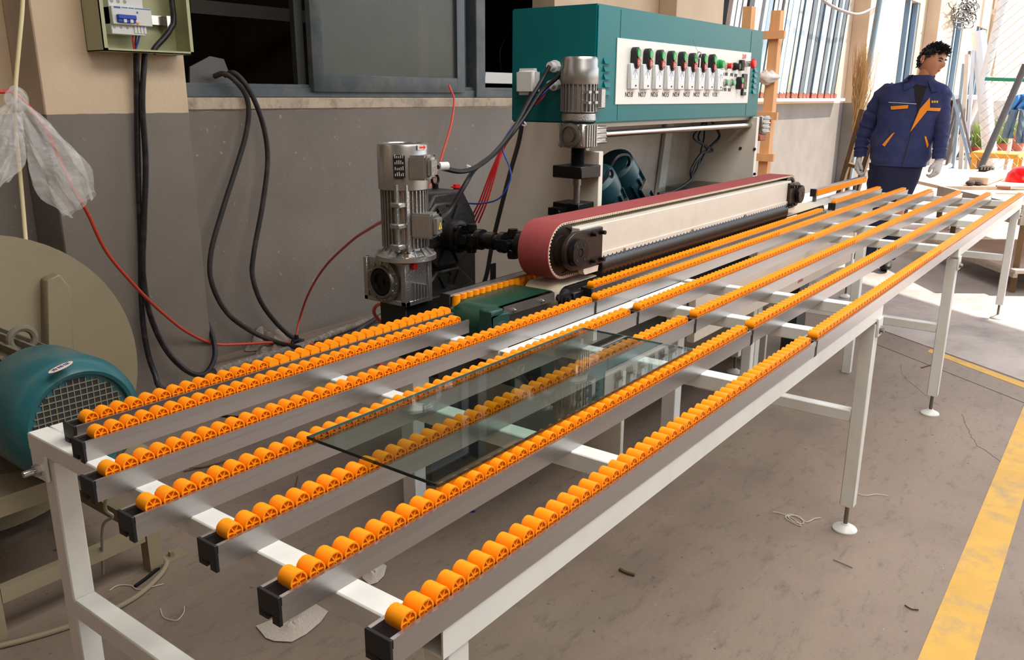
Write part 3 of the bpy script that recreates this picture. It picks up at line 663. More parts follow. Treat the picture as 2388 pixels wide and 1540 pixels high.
# ---- grinding head
BY0, BY1 = 1.458, 1.575; C1x, C2x, CZ, BR = 2.222, 4.335, 0.958, 0.094
def stadium(r, n=20, c1=None, c2=None, z=None):
    c1 = C1x if c1 is None else c1; c2 = C2x if c2 is None else c2; z = CZ if z is None else z
    pts = [(c1+math.cos(t)*r, z+math.sin(t)*r) for t in [math.pi/2+math.pi*k/n for k in range(n+1)]] + [(c2+math.cos(t)*r, z+math.sin(t)*r) for t in [-math.pi/2+math.pi*k/n for k in range(n+1)]]
    return pts
def loop(name, r0, r1, y0, y1, m, parent=mc, **kw):
    o_ = stadium(r1, **kw); i_ = stadium(r0, **kw); n = len(o_); b = MB(); vs = []
    for y in (y0, y1):
        vs += [(x, y, z) for x, z in o_] + [(x, y, z) for x, z in i_]
    fs = []
    for k in range(n):
        j = (k+1) % n; fs += [(k, j, 2*n+j, 2*n+k), (n+k, n+j, 3*n+j, 3*n+k), (k, j, n+j, n+k), (2*n+k, 2*n+j, 3*n+j, 3*n+k)]
    b.add(vs, fs); return b.build(name, m, parent, sharp=40)
belt = loop('abrasive_belt', BR-.003, BR, BY0, BY1, m_belt)
loop('belt_backing', BR-.0055, BR-.003, BY0-.0008, BY1, m_beltback, mc)
tb = MB(); st_ = stadium(BR-.0075, 26); L = 0.0
for k in range(len(st_)):
    a, c = Vector((st_[k][0], 0, st_[k][1])), Vector((st_[(k+1) % len(st_)][0], 0, st_[(k+1) % len(st_)][1])); d = (c-a).length
    s = (0.012-L) % 0.012
    while s < d:
        p = a+(c-a)*(s/d); tb.box(p.x-.003, p.x+.003, BY0-.0008, BY0+.02, p.z-.003, p.z+.003); s += 0.012
    L = (L+d) % 0.012
tag(tb.build('belt_teeth', m_beltback, mc, weld=False), kind='stuff')
for cx in (C1x, C2x):
    MB().lathe([(.05, 0), (.05, .004), (.075, .004), (.075, 0), (.087, 0), (.087, BY1-BY0-.01), (.02, BY1-BY0-.01)], (cx, BY0+.004, CZ), (0, 1, 0), 36).build('belt_pulley', m_brown, mc)
# cream cover beam
cv = [PY(1415, 524, 1.430), PY(1824, 441, 1.430), PY(1824, 494, 1.430), PY(1418, 609, 1.430)]
xl, xr = C1x+.11, C2x-.10
hb = MB().box(xl-.06, xr+.03, 1.430, 1.545, CZ-.046, CZ+.070).build('head_cover', m_cream, mc, bevel=.003)
MB().box(xl+.06, xr, 1.424, 1.430, CZ-.046, CZ-.028).build('cover_lip', m_cream, hb, bevel=.001)
for k in range(4): x = xl+.22+k*.55; MB().cyl((x, 1.424, CZ-.037), (x, 1.418, CZ-.037), .005, n=8).build('lip_screw', m_steel, hb)
def bearing(cx, s, w):
    pts = [(cx+s*w, 1.416, CZ+.062), (cx, 1.416, CZ+.062)] + [(cx-s*math.sin(t)*.058, 1.416, CZ+math.cos(t)*.058) for t in [math.pi*k/12 for k in range(1, 12)]] + [(cx, 1.416, CZ-.062), (cx+s*w, 1.416, CZ-.062)]
    pl = MB().prism(pts, (0, .016, 0)).build('bearing_plate', m_brown, mc, bevel=.002)
    MB().lathe([(.046, 0), (.046, .018), (.044, .022), (.014, .022), (.014, .018), (.011, .018), (.011, .021), (0, .021)], (cx, 1.416, CZ), (0, -1, 0), 32).build('bearing_hub', m_blackmetal, pl)
    for k in range(4):
        t = math.pi*(.25+.5*k); MB().cyl((cx+math.cos(t)*.032, 1.3945, CZ+math.sin(t)*.032), (cx+math.cos(t)*.032, 1.393, CZ+math.sin(t)*.032), .0045, n=8).build('hub_screw', m_ink, pl)
    for u in (.6, .92):
        for v in (-1, 1):
            x = cx+s*w*u; MB().cyl((x, 1.416, CZ+v*.045), (x, 1.4145, CZ+v*.045), .011, n=14).cyl((x, 1.4145, CZ+v*.045), (x, 1.398, CZ+v*.045), .007, n=12).build('cap_screw', m_blackmetal, pl)
bearing(C1x, 1, .17); bearing(C2x, -1, .12)
MB().prism([(C1x+.06, 1.42, CZ-.075), (C1x+.07, 1.42, CZ-.086), (C1x+.15, 1.42, CZ-.086), (C1x+.155, 1.42, CZ-.066), (C1x+.06, 1.42, CZ-.066)], (0, .02, 0)).build('pressure_shoe', m_cream, mc)
MB().prism([(C2x-.12, 1.42, CZ-.066), (C2x-.11, 1.42, CZ-.084), (C2x-.02, 1.42, CZ-.080), (C2x-.01, 1.42, CZ-.066)], (0, .02, 0)).build('pressure_shoe', m_cream, mc)
# corrugated hose skirt along the foot of the head
pr = []; hx0, hx1 = 2.40, 4.22; n = 62
for k in range(n*2+1): pr.append((.046 if k % 2 else .034, (hx1-hx0)*k/(2*n)))
sk = MB().lathe(pr, (hx0, 1.434, .880), (1, 0, 0), 16)
for v_ in sk.v: v_.y = 1.434+(v_.y-1.434)*.46
sk.build('corrugated_skirt', mat('glossy_black_rubber', (24, 25, 28), .32, var=.1), mc, sharp=60)
MB().box(xl+.05, xr, 1.4425, 1.4570, CZ-.088, CZ-.040).build('skirt_backing', m_rubber, mc)
# ---- lower transport belt
loop('transport_belt', .040, .044, 1.440, 1.575, m_beltback, mc, c1=2.205, c2=4.86, z=.806)
MB().cyl((2.205, 1.445, .806), (2.205, 1.57, .806), .039, n=24).cyl((4.86, 1.445, .806), (4.86, 1.57, .806), .039, n=24).build('transport_pulley', m_castiron, mc)
tb = MB()
for k in range(220):
    x = 2.21+k*.012; tb.box(x, x+.006, 1.438, 1.444, .842, .8465)
tag(tb.build('transport_teeth', m_rubber, mc, weld=False), kind='stuff')
fbb = MB().lathe([(.030, 0), (.030, .010), (.020, .012), (.020, .020), (.009, .020), (.009, .026), (0, .026)], (2.185, 1.432, .812), (0, -1, 0), 20)
for s in (-1, 1): fbb.cyl((2.185+s*.034, 1.432, .812-s*.008), (2.185+s*.034, 1.424, .812-s*.008), .011, n=12)
fbb.build('flange_bearing', m_castiron, mc)
MB().box(2.20, 2.262, 1.40, 1.44, .785, .83).build('tension_block', m_black, mc, bevel=.003)
# green infeed belt with its guard plate
loop('infeed_belt', .060, .063, 1.455, 1.60, m_darkgreen, mc, c1=1.885, c2=2.125, z=.781)
MB().box(1.87, 2.13, 1.46, 1.595, .74, .82).build('infeed_bed', m_black, mc)
p0, p1_, p2_, p3_ = PY(1175, 717, 1.43), PY(1293, 682, 1.43), PY(1293, 702, 1.43), PY(1176, 738, 1.43)
gp = MB().prism([p0, p1_, p2_, p3_], (0, .004, 0)).build('guard_plate', m_dullsteel, mc)
for a, c in ((1198, 724), (1264, 703)):
    p = PY(a, c, 1.43); MB().cyl(p, p-Vector((0, .006, 0)), .007, n=6).cyl(p-Vector((0, .006, 0)), p-Vector((0, .012, 0)), .004, n=8).build('screw', m_steel, gp)
p = PY(1160, 758, 1.42); gbx = MB().box(p.x-.05, p.x+.035, 1.40, 1.45, p.z-.05, p.z+.035).box(p.x-.05, p.x+.005, 1.40, 1.45, p.z+.035, p.z+.052).build('bearing_block', mat('bearing_green', (24, 66, 58), .45), mc, bevel=.004)
MB().lathe([(.028, 0), (.028, .006), (.019, .006), (.019, .012), (.008, .012), (.008, .02), (0, .02)], (p.x-.005, 1.40, p.z-.012), (0, -1, 0), 20).build('bearing_ring', m_dullsteel, gbx)
# standing-roller guide at the infeed
st = MB(); gr = guide_rail(mc, 1.825, 2.36, 1.600, .842, 40, st, pitch=.0303)
MB().box(1.80, 2.4, 1.632, 1.66, .60, .80).build('guide_support', m_black, mc)
MB().box(PY(1143, 665, 1.69).x, PY(1154, 665, 1.69).x, 1.685, 1.69, .84, .90).build('stop_clip', m_black, mc)
# ---- drive gear motor standing upright at the end
DX, DY = 1.925, 1.875
def dz(py): return PY(940, py, DY).z
dm = MB().cyl((DX, DY, dz(585)), (DX, DY, dz(430)), .066, n=28)
for k in range(34):
    t = 2*math.pi*k/34; d = Vector((math.cos(t), math.sin(t), 0)); dm.bar(Vector((DX, DY, dz(574)))+d*.066, Vector((DX, DY, dz(436)))+d*.066, .0035, .02, up=d)
d_ = dm.build('drive_motor', m_castalu, mc)
zt, zb2 = dz(333), dz(441)
MB().lathe([(.077, 0), (.081, .003), (.081, zt-zb2-.010), (.077, zt-zb2-.002), (.062, zt-zb2), (.060, zt-zb2-.004), (0, zt-zb2-.004)], (DX, DY, zb2), (0, 0, 1), 40).build('fan_cover', m_spun, d_)
sl = MB()
for k in range(-5, 6): sl.box(DX+k*.010-.003, DX+k*.010+.003, DY-math.sqrt(.052**2-(k*.010)**2), DY+math.sqrt(.052**2-(k*.010)**2), zt-.0038, zt-.0032)
sl.build('fan_grille', m_ink, d_)
def on_shell(px, py, r=.082):   # point on the motor shell seen at a pixel
    d = ray(px, py); a = d.x*d.x+d.y*d.y; bq = 2*(d.x*-DX+d.y*-DY); c = DX*DX+DY*DY-r*r
    t = (-bq-math.sqrt(max(0, bq*bq-4*a*c)))/(2*a); return EYE+d*t
def shell_plate(name, px, py, w, h, m, t=.003, par=None, r=.081):
    c = on_shell(px, py, r); nrm = Vector((c.x-DX, c.y-DY, 0)).normalized(); u = Vector((0, 0, 1)).cross(nrm)
    b = MB(); vs = [c+u*(i*w/2)+Vector((0, 0, j*h/2))+nrm*k for k in (-.002, t) for j in (-1, 1) for i in (-1, 1)]
    b.add(vs, [(0, 2, 3, 1), (4, 5, 7, 6), (0, 1, 5, 4), (2, 6, 7, 3), (0, 4, 6, 2), (1, 3, 7, 5)]); return b.build(name, m, par or d_), c+nrm*t, u, nrm
_, c, u, nrm = shell_plate('name_plate', 931, 390, .036, .072, m_black)
for k in range(5):
    for j in range(4):
        q = c+u*(-.012+k*.006)+Vector((0, 0, -.027+j*.018)); MB().bar(q, q+Vector((0, 0, random.uniform(.006, .013))), .0022, .0008, up=nrm).build('name_plate_print', m_panel, d_)
for i in (-1, 1):
    for j in (-1, 1): q = c+u*(i*.016)+Vector((0, 0, j*.034)); MB().cyl(q, q+nrm*.003, .003, n=8).build('rivet', m_steel, d_)
_, c, u, nrm = shell_plate('arrow_plate', 983, 344, .040, .014, m_steel); MB().bar(c-u*.012, c+u*.008, .006, .001, up=nrm).prism([c+u*.006+Vector((0, 0, .006)), c+u*.016, c+u*.006-Vector((0, 0, .006))], nrm*.0006).build('arrow_mark', m_red, d_)
def jbox(name, px, py, w, h, d, r=.080):
    c = on_shell(px, py, r); nrm = Vector((.35, -.94, 0)).normalized(); u = Vector((0, 0, 1)).cross(nrm)
    b = MB(); vs = [c+u*(i*w/2)+Vector((0, 0, j*h/2))+nrm*k for k in (-.03, d) for j in (-1, 1) for i in (-1, 1)]
    b.add(vs, [(0, 2, 3, 1), (4, 5, 7, 6), (0, 1, 5, 4), (2, 6, 7, 3), (0, 4, 6, 2), (1, 3, 7, 5)]); o = b.build(name, m_castalu, d_, bevel=.006, seg=2)
    b = MB(); vs = [c+u*(i*w*.4)+Vector((0, 0, j*h*.4))+nrm*k for k in (d, d+.014) for j in (-1, 1) for i in (-1, 1)]
    b.add(vs, [(0, 2, 3, 1), (4, 5, 7, 6), (0, 1, 5, 4), (2, 6, 7, 3), (0, 4, 6, 2), (1, 3, 7, 5)]); b.build('box_lid', m_castalu, d_, bevel=.008, seg=2)
    for i in (-1, 1):
        for j in (-1, 1): q = c+u*(i*w*.45)+Vector((0, 0, j*h*.45))+nrm*d; MB().cyl(q, q+nrm*.003, .003, n=6).build('lid_screw', m_steel, d_)
    return c+nrm*(d+.014), u, nrm
jc, ju, jn = jbox('brake_box', 982, 390, .075, .075, .030)
jc2, ju2, jn2 = jbox('terminal_box', 988, 525, .070, .078, .040)
tp = [jc2+ju2*.004+Vector((0, 0, .017)), jc2+ju2*.020-Vector((0, 0, .012)), jc2-ju2*.012-Vector((0, 0, .012))]
MB().prism(tp, jn2*.0006).build('warning_sign', mat('warning_yellow', (240, 208, 30), .5), d_)
ws = MB(); cc = jc2+ju2*.004-Vector((0, 0, .003))+jn2*.001
ws.bar(cc+ju2*.002+Vector((0, 0, .007)), cc-ju2*.002, .002, .0008, up=jn2); ws.bar(cc-ju2*.002, cc+ju2*.002, .002, .0008, up=jn2); ws.bar(cc+ju2*.002, cc-Vector((0, 0, .007)), .002, .0008, up=jn2)
for a, c in ((0, 1), (1, 2), (2, 0)): ws.bar(tp[a]+jn2*.001, tp[c]+jn2*.001, .0018, .0006, up=jn2)
ws.build('warning_print', m_ink, d_)
for py in (478, 527, 575):
    c = on_shell(940, py, .074); MB().box(c.x-.03, c.x+.012, c.y-.012, c.y+.03, c.z-.008, c.z+.008).build('mount_lug', m_castalu, d_, bevel=.003)
for s in (-.012, .010):
    c = on_shell(940, 507, .078); MB().bar(c+Vector((s, -s, -.11)), c+Vector((s, -s, .10)), .008, .012).build('mount_rib', m_castalu, d_)
zfl = dz(604); MB().lathe([(.094, 0), (.098, .002), (.098, .016), (.094, .018), (.086, .018), (.068, .034), (.066, .046)], (DX, DY, zfl), (0, 0, 1), 40).build('motor_flange', m_castalu, mc)
for k in range(16):
    fr = MB()
    t = 2*math.pi*k/16; d = Vector((math.cos(t), math.sin(t), 0)); q = Vector((DX, DY, zfl+.018)); fr.prism([q+d*.068, q+d*.09, q+d*.068+Vector((0, 0, .022))], d.cross(Vector((0, 0, 1)))*.003); fr.build('flange_rib', m_castalu, mc)
for k in range(4):
    t = math.pi*(.25+.5*k); q = Vector((DX+math.cos(t)*.082, DY+math.sin(t)*.082, zfl+.018)); MB().cyl(q, q+Vector((0, 0, .012)), .009, n=6).build('flange_bolt', m_steel, mc)
zgb, zgt = dz(706), zfl; GXa, GXb, GYa, GYb = DX-.062, DX+.058, DY-.050, DY+.138
gx = MB().box(GXa+.008, GXb, GYa, GYb, zgb+.01, zgt).box(GXa, GXb+.004, GYa-.004, GYb, zgb, zgb+.016).box(GXa, GXa+.02, GYa-.004, GYa+.018, zgb, zgt-.004).box(GXb-.016, GXb+.004, GYa-.006, GYa+.02, zgb, zgt-.004).box(GXa, GXa+.02, GYb-.018, GYb, zgb, zgt)
gxo = gx.build('worm_gearbox', m_castalu, mc, bevel=.002, weld=False)
gzc = (zgb+zgt)/2
MB().lathe([(.070, 0), (.070, .014), (.056, .016), (.052, .024), (.046, .024), (.044, .006), (.030, .006), (.028, .010), (.012, .010), (.0, .008)], (GXa+.008, (GYa+GYb)/2, gzc), (-1, 0, 0), 36).build('output_flange', m_dullsteel, gxo)
MB().lathe([(.042, 0), (.042, .018), (.030, .018), (.028, .012), (.012, .012), (.012, .016), (0, .016)], (GXa+.004, (GYa+GYb)/2, gzc), (-1, 0, 0), 30).build('hollow_shaft', m_blackmetal, gxo)
for k in range(12):
    t = 2*math.pi*k/12; q = Vector((GXa-.006, (GYa+GYb)/2+math.cos(t)*.062, gzc+math.sin(t)*.062)); MB().cyl(q, q-Vector((.006, 0, 0)), .005, n=6).build('flange_bolt', m_steel, gxo)
for k in range(5): x = GXa+.035+k*.014; MB().box(x, x+.006, GYa-.010, GYa, zgb+.018, zgt-.07+k*-.004).build('cooling_fin', m_castalu, gxo)
q = PY(964, 621, GYa-.004); MB().cyl((q.x, GYa+.004, q.z), (q.x, GYa-.014, q.z), .011, n=14).build('filler_plug', m_red, gxo)
# ---- black spindle gearbox, drive shaft with universal joints
sg = MB(); SX0, SX1, SY0, SY1, SZ0, SZ1 = 2.13, 2.42, 1.985, 2.12, .56, 1.105
sg.prism([(SX0+.06, SY0, SZ1), (SX0, SY0, SZ1-.08), (SX0, SY0, SZ0), (SX1, SY0, SZ0), (SX1, SY0, SZ1-.10), (SX1-.07, SY0, SZ1)], (0, SY1-SY0, 0))
sgo = sg.build('spindle_gearbox', m_castiron, mc, bevel=.010)
for zc_, in ((.957,), (.715,)):
    oc = MB(); oc.prism([(2.235+math.cos(t)*.155, SY0-.02, zc_+math.sin(t)*.125) for t in [math.pi*(k+.5)/4 for k in range(8)]], (0, .02, 0)); cvx = oc.build('gear_cover', m_castiron, sgo, bevel=.006)
    MB().lathe([(.06, 0), (.052, .025), (.036, .028), (.034, .034)], (2.235, SY0-.02, zc_), (0, -1, 0), 28).build('cover_boss', m_castiron, sgo)
    for k in range(8):
        t = math.pi*(k+.5)/4; MB().bar((2.235+math.cos(t)*.05, SY0-.024, zc_+math.sin(t)*.05), (2.235+math.cos(t)*.14, SY0-.022, zc_+math.sin(t)*.11), .012, .010, up=(0, 1, 0)).build('cover_rib', m_castiron, sgo)
    text('cast_number', '2', .05, m_castiron, sgo, (2.24, SY0-.021, zc_+.09), (1, 0, 0), (0, 0, 1), depth=.003)
q = PY(1016, 478, 2.10); MB().tube([(q.x+math.cos(t)*.018, 2.10, SZ1+.032+math.sin(t)*.018) for t in [2*math.pi*k/16 for k in range(17)]], .005, 6).cyl((q.x, 2.10, SZ1-.01), (q.x, 2.10, SZ1+.016), .012, n=12).build('lifting_eye', m_blackmetal, sgo)
MB().cyl((q.x+.075, 2.06, SZ1-.02), (q.x+.075, 2.06, SZ1+.012), .014, n=6).cyl((q.x+.075, 2.06, SZ1+.0), (q.x+.075, 2.06, SZ1+.004), .022, n=16).build('red_plug', m_red, sgo)
UX, UZ = C1x, CZ
uj = MB(); uj.cyl((UX, 1.99, UZ), (UX, 1.90, UZ), .022, n=16); uj.build('output_shaft', m_dullsteel, mc)
uj = MB().lathe([(.03, 0), (.058, .002), (.058, .028), (.05, .032)], (UX, 1.925, UZ), (0, -1, 0), 24)
for k in range(4):
    t = math.pi*(.25+.5*k); uj.cyl((UX+math.cos(t)*.045, 1.893, UZ+math.sin(t)*.045), (UX+math.cos(t)*.045, 1.880, UZ+math.sin(t)*.045), .009, n=8)
uj.build('shaft_flange', m_blackmetal, mc)
for yc, s in ((1.845, -1), (1.665, 1)):
    b = MB()
    for w in (-1, 1):
        b.bar((UX, yc-s*.045, UZ+w*.036), (UX, yc+s*.012, UZ+w*.036), .03, .016); b.cyl((UX, yc, UZ+w*.026), (UX, yc, UZ+w*.05), .017, n=14)
        b.bar((UX+w*.036, yc+s*.045, UZ), (UX+w*.036, yc-s*.012, UZ), .016, .03); b.cyl((UX+w*.026, yc, UZ), (UX+w*.05, yc, UZ), .017, n=14)
    b.ball((UX, yc, UZ), .024, 12); b.cyl((UX, yc-s*.03, UZ), (UX, yc-s*.055, UZ), .045, n=18); b.cyl((UX, yc+s*.03, UZ), (UX, yc+s*.05, UZ), .036, n=18)
    b.build('universal_joint', m_blackmetal, mc)
MB().cyl((UX, 1.80, UZ), (UX, 1.71, UZ), .024, n=18).cyl((UX, 1.775, UZ), (UX, 1.74, UZ), .030, n=18).build('drive_shaft', m_blackmetal, mc)
MB().lathe([(.03, 0), (.052, .002), (.052, .03), (.04, .034)], (UX, 1.618, UZ), (0, -1, 0), 24).cyl((UX, 1.60, UZ), (UX, 1.56, UZ), .026, n=16).build('shaft_flange', m_blackmetal, mc)
# ---- tilted grinding motors under the cabinet
def tilt_motor(pxa, pxb, y):
    a, c = PY(*pxa, y), PY(*pxb, y); ax = (c-a).normalized(); L = (c-a).length; r = .082
    b = MB().cyl(a, c, r, n=24); u, w, _ = perp(ax)
    for k in range(12):
        t = 2*math.pi*k/12; d = u*math.cos(t)+w*math.sin(t); b.bar(a+ax*.06+d*r, c+d*r, .008, .024, up=d)
    o = b.build('grinding_motor', m_motorblue, mc)
    MB().lathe([(.0, -.05), (.07, -.046), (.088, -.03), (.09, .0), (.09, .045)], a, ax, 28).build('fan_cover', m_motorblue, o)
    MB().bar(a+ax*.10-Vector((0, r+.012, 0)), a+ax*.17-Vector((0, r+.012, 0)), .06, .012, up=(0, 1, 0)).build('name_plate', m_dullsteel, o)
    return a, c
tilt_motor((1437, 395), (1530, 560), 1.86); tilt_motor((1392, 430), (1460, 580), 1.80)
def cable(name, pts, r, m, parent=mc, n=8, sub=8): return MB().tube(spline(pts, sub), r, n).build(name, m, parent)
cable('motor_lead', [PY(1420, 395, 1.77), PY(1440, 366, 1.75), PY(1462, 362, 1.75), PY(1468, 375, 1.76), PY(1464, 390, 1.80)], .007, m_rubber)
cable('motor_lead', [PY(1405, 425, 1.74), PY(1422, 395, 1.72), PY(1428, 410, 1.72), PY(1412, 430, 1.74)], .006, m_rubber)
# hanging looms inside the frame
YH = 1.86
for off in (0, 12, -10):
    cable('hanging_loom', [PY(1650, 276, YH), PY(1634+off*.8, 305, YH), PY(1630+off, 325, YH), PY(1650-off*1.2, 350, YH), PY(1634, 360, YH), PY(1618+off*.6, 395, YH), PY(1612, 418, YH)], .006, m_rubber)
cable('hanging_loom', [PY(1655, 276, YH), PY(1674, 305, YH), PY(1676, 322, YH), PY(1648, 352, YH), PY(1628, 390, YH), PY(1608, 422, YH), PY(1570, 446, YH), PY(1535, 452, YH)], .007, m_rubber)
MB().box(4.0, 4.38, 1.80, 2.0, .90, .985).build('slide_block', m_dullsteel, mc, bevel=.004)
p = PY(1721, 403, 1.80); kn = MB()
for k in range(6): t = 2*math.pi*k/6; kn.cyl((p.x+math.cos(t)*.022, 1.80+math.sin(t)*.022, p.z-.008), (p.x+math.cos(t)*.022, 1.80+math.sin(t)*.022, p.z+.008), .012, n=10)
kn.cyl((p.x, 1.80, p.z-.01), (p.x, 1.80, p.z+.012), .025, n=16).cyl((p.x, 1.80, p.z-.07), (p.x, 1.80, p.z), .01, n=10).build('star_knob', m_black, mc)
# ---- bed and pedestals under the head
bd = MB().box(2.10, 4.80, 1.46, 2.0, .50, .74)
bd.build('machine_bed', mat('dark_bed_paint', (44, 46, 44), .5, var=.15), mc, bevel=.006)
MB().box(1.88, 2.12, 1.84, 1.96, .60, zgb+.002).build('motor_bracket', m_black, mc, bevel=.004)
MB().box(2.13, 2.42, 1.98, 2.12, 0.0, .56).build('gearbox_stand', MATS['dark_bed_paint'], mc, bevel=.006)
for lx, ly, lt in ((1.985, 1.925, .60), (3.02, 1.43, .76), (3.9, 1.43, .76)):
    MB().box(lx-.03, lx+.03, ly-.03, ly+.03, 0, lt).build('frame_leg', m_white, mc, bevel=.003)
MB().box(1.95, 2.03, 1.885, 1.893, .40, .50).cyl((1.99, 1.885, .45), (1.99, 1.868, .45), .013, n=6).build('frame_bracket', m_white, mc)
MB().box(4.70, 4.86, 1.47, 1.55, 0.0, .75).build('belt_support', MATS['dark_bed_paint'], mc)
# ---- cables on the machine
m_redw = mat('red_wire', (196, 28, 34), .45); m_bluew = mat('blue_wire', (30, 62, 150), .45)
def C(*q): return [PX(a, c, x) for a, c, x in q]
cable('power_cable', [g1] + C((1262, 190, 2.70), (1235, 235, 2.62), (1195, 305, 2.5), (1150, 360, 2.35), (1110, 390, 2.2), (1075, 400, 2.1), (1040, 394, 2.03), (1022, 388, 2.0)), .0085, m_rubber)
cable('power_cable', [g2] + C((1300, 180, 2.70), (1262, 215, 2.66), (1215, 285, 2.55), (1160, 352, 2.4), (1110, 392, 2.25), (1085, 430, 2.16), (1050, 490, 2.10), (1025, 515, 2.02)), .0085, m_rubber)
cable('power_cable', C((1240, 215, 2.74), (1222, 262, 2.72), (1210, 330, 2.70), (1185, 420, 2.66), (1150, 560, 2.62), (1135, 640, 2.6), (1120, 680, 2.58)), .009, m_rubber)
for k in range(4):
    d = k*4
    cable('control_wire', [g3] + C((1265, 222+d*.5, 2.70), (1235, 252+d*.4, 2.62), (1205, 295+d*.3, 2.55), (1175, 335+d, 2.5), (1145+d, 400, 2.46), (1118+d*1.5, 470, 2.44), (1092+d*2, 520, 2.44)), .0032, m_redw, n=6)
cable('control_wire', C((1280, 206, 2.73), (1225, 262, 2.6), (1185, 310, 2.5), (1172, 345, 2.45), (1188, 390, 2.45), (1190, 420, 2.44), (1165, 462, 2.42), (1120, 475, 2.40), (1068, 472, 2.38)), .0032, m_bluew, n=6)
for a, c, x in ((1218, 286, 2.58), (1098, 394, 2.23)):
    p = PX(a, c, x); MB().lathe([(.018, -.003), (.020, -.003), (.020, .003), (.018, .003), (.018, -.003)], p, (1, -.4, 1.2), 14, caps=False).build('cable_tie', m_panel, mc)
p = PX(1024, 388, 2.0); MB().cyl(p, p+Vector((.03, -.01, 0)), .013, n=12).build('cable_gland', MATS['white_plastic'], mc)
# ================================================================ things by the wall
m_boxgreen = mat('pale_green_enamel', (176, 176, 136), .45, var=.04)
m_wplastic = MATS['white_plastic']
m_hose = mat('orange_red_air_hose', (196, 66, 44), .4, var=.08)
m_cable = mat('dusty_black_cable', (40, 35, 33), .6, var=.25, dirt=(96, 88, 80), dirt_amt=.35, dscale=12)
m_cable2 = mat('black_sheath_cable', (24, 20, 24), .4, var=.2, dirt=(110, 104, 98), dirt_amt=.25, dscale=18)
m_rope = mat('cream_cord', (224, 208, 160), .6, var=.08)
def tube_thing(name, label, cat, pts, r, m, group=None, n=10, sub=8, org=None):
    s = spline(pts, sub); o = org or min(s, key=lambda p: p.z)
    return tag(MB().tube(s, r, n).build(name, m, org=o), label, cat, group)
# ---- open breaker box on the column
KX0, KX1, KY0, KZ0 = 1.95, 2.385, 3.655, 1.615
bx = thing('breaker_box', 'pale green open breaker box on the beige column', 'breaker box', (2.16, 3.79, 1.62))
t = .004; KY1 = 3.799; KZ1 = 2.2
b = MB(); b.box(KX0, KX1, KY1-t, KY1, KZ0, KZ1); b.box(KX0, KX0+t, KY0, KY1, KZ0, KZ1); b.box(KX1-t, KX1, KY0, KY1, KZ0, KZ1); b.box(KX0, KX1, KY0, KY1, KZ0, KZ0+t); b.box(KX0, KX0+.02, KY0, KY0+t, KZ0, KZ1); b.box(KX1-.02, KX1, KY0, KY0+t, KZ0, KZ1); b.box(KX0, KX1, KY0, KY0+t, KZ0, KZ0+.012)
b.build('enclosure', m_boxgreen, bx, weld=False)
BZ = PY(305, 40, 3.70).z; BXc = PY(305, 40, 3.70).x
MB().box(KX0+.04, KX1-.06, 3.755, 3.765, BZ-.02, BZ+.02).box(KX0+.04, KX0+.06, 3.75, 3.797, BZ-.035, BZ+.02).box(KX1-.085, KX1-.06, 3.72, 3.797, BZ-.04, BZ+.02).build('mounting_rail', m_steel, bx)
bw, bh = .185, .10
br = MB().box(BXc-bw/2, BXc+bw/2, 3.685, 3.755, BZ-.035, BZ+.04).box(BXc-bw/2, BXc+bw*.36, 3.705, 3.755, BZ-.075, BZ+.085).build('breaker', m_wplastic, bx, bevel=.003)
MB().box(BXc-bw*.40, BXc+.01, 3.668, 3.688, BZ-.012, BZ+.006).box(BXc-bw*.40, BXc+.01, 3.675, 3.688, BZ-.026, BZ-.010).build('toggle', mat('breaker_blue', (26, 62, 170), .35), br, bevel=.002)
for k in range(2): MB().box(BXc-.05+k*.03, BXc-.036+k*.03, 3.671, 3.69, BZ-.026, BZ-.011).build('toggle_gap', m_wplastic, br)
MB().box(BXc-bw*.44, BXc-bw*.28, 3.6845, 3.686, BZ+.031, BZ+.039).box(BXc-bw*.25, BXc-.018, 3.6845, 3.686, BZ+.034, BZ+.038).box(BXc-.014, BXc+.01, 3.6845, 3.686, BZ+.034, BZ+.038).box(BXc+.014, BXc+bw*.48, 3.6845, 3.686, BZ+.034, BZ+.038).box(BXc+.02, BXc+.028, 3.6845, 3.686, BZ+.015, BZ+.024).build('label_print', mat('label_blue', (58, 104, 158), .5), br)
MB().cyl((BXc+.021, 3.686, BZ-.026), (BXc+.021, 3.680, BZ-.026), .0055, n=12).build('test_button', m_orange, br)
for k in range(3): MB().cyl((BXc-bw*.42+k*.03, 3.706, BZ-.045), (BXc-bw*.42+k*.03, 3.704, BZ-.045), .006, n=10).cyl((BXc-bw*.42+k*.03, 3.706, BZ+.062), (BXc-bw*.42+k*.03, 3.704, BZ+.062), .008, n=10).build('terminal_screw', m_dullsteel, br)
for k in range(4): MB().box(BXc+.012+k*.015, BXc+.023+k*.015, 3.70, 3.75, BZ-.066, BZ-.036).build('terminal', m_wplastic, br)
MB().tube(spline([(KX1-.075, 3.73, KZ1), (KX1-.05, 3.72, BZ+.05), (KX1-.075, 3.72, BZ-.04), (KX1-.15, 3.73, BZ-.12), (KX1-.165, 3.735, KZ0)]), .013, 10).build('feed_cable', m_cable2, bx)
for k, mm in enumerate((m_redw, m_cable2, m_bluew)):
    MB().tube(spline([(BXc+.016+k*.015, 3.72, BZ-.06), (BXc+.012+k*.012, 3.725, BZ-.10), (BXc+.018, 3.73, BZ-.14), (BXc+.020, 3.735, KZ0+.01)]), .0045, 8).build('core_wire', mm, bx)
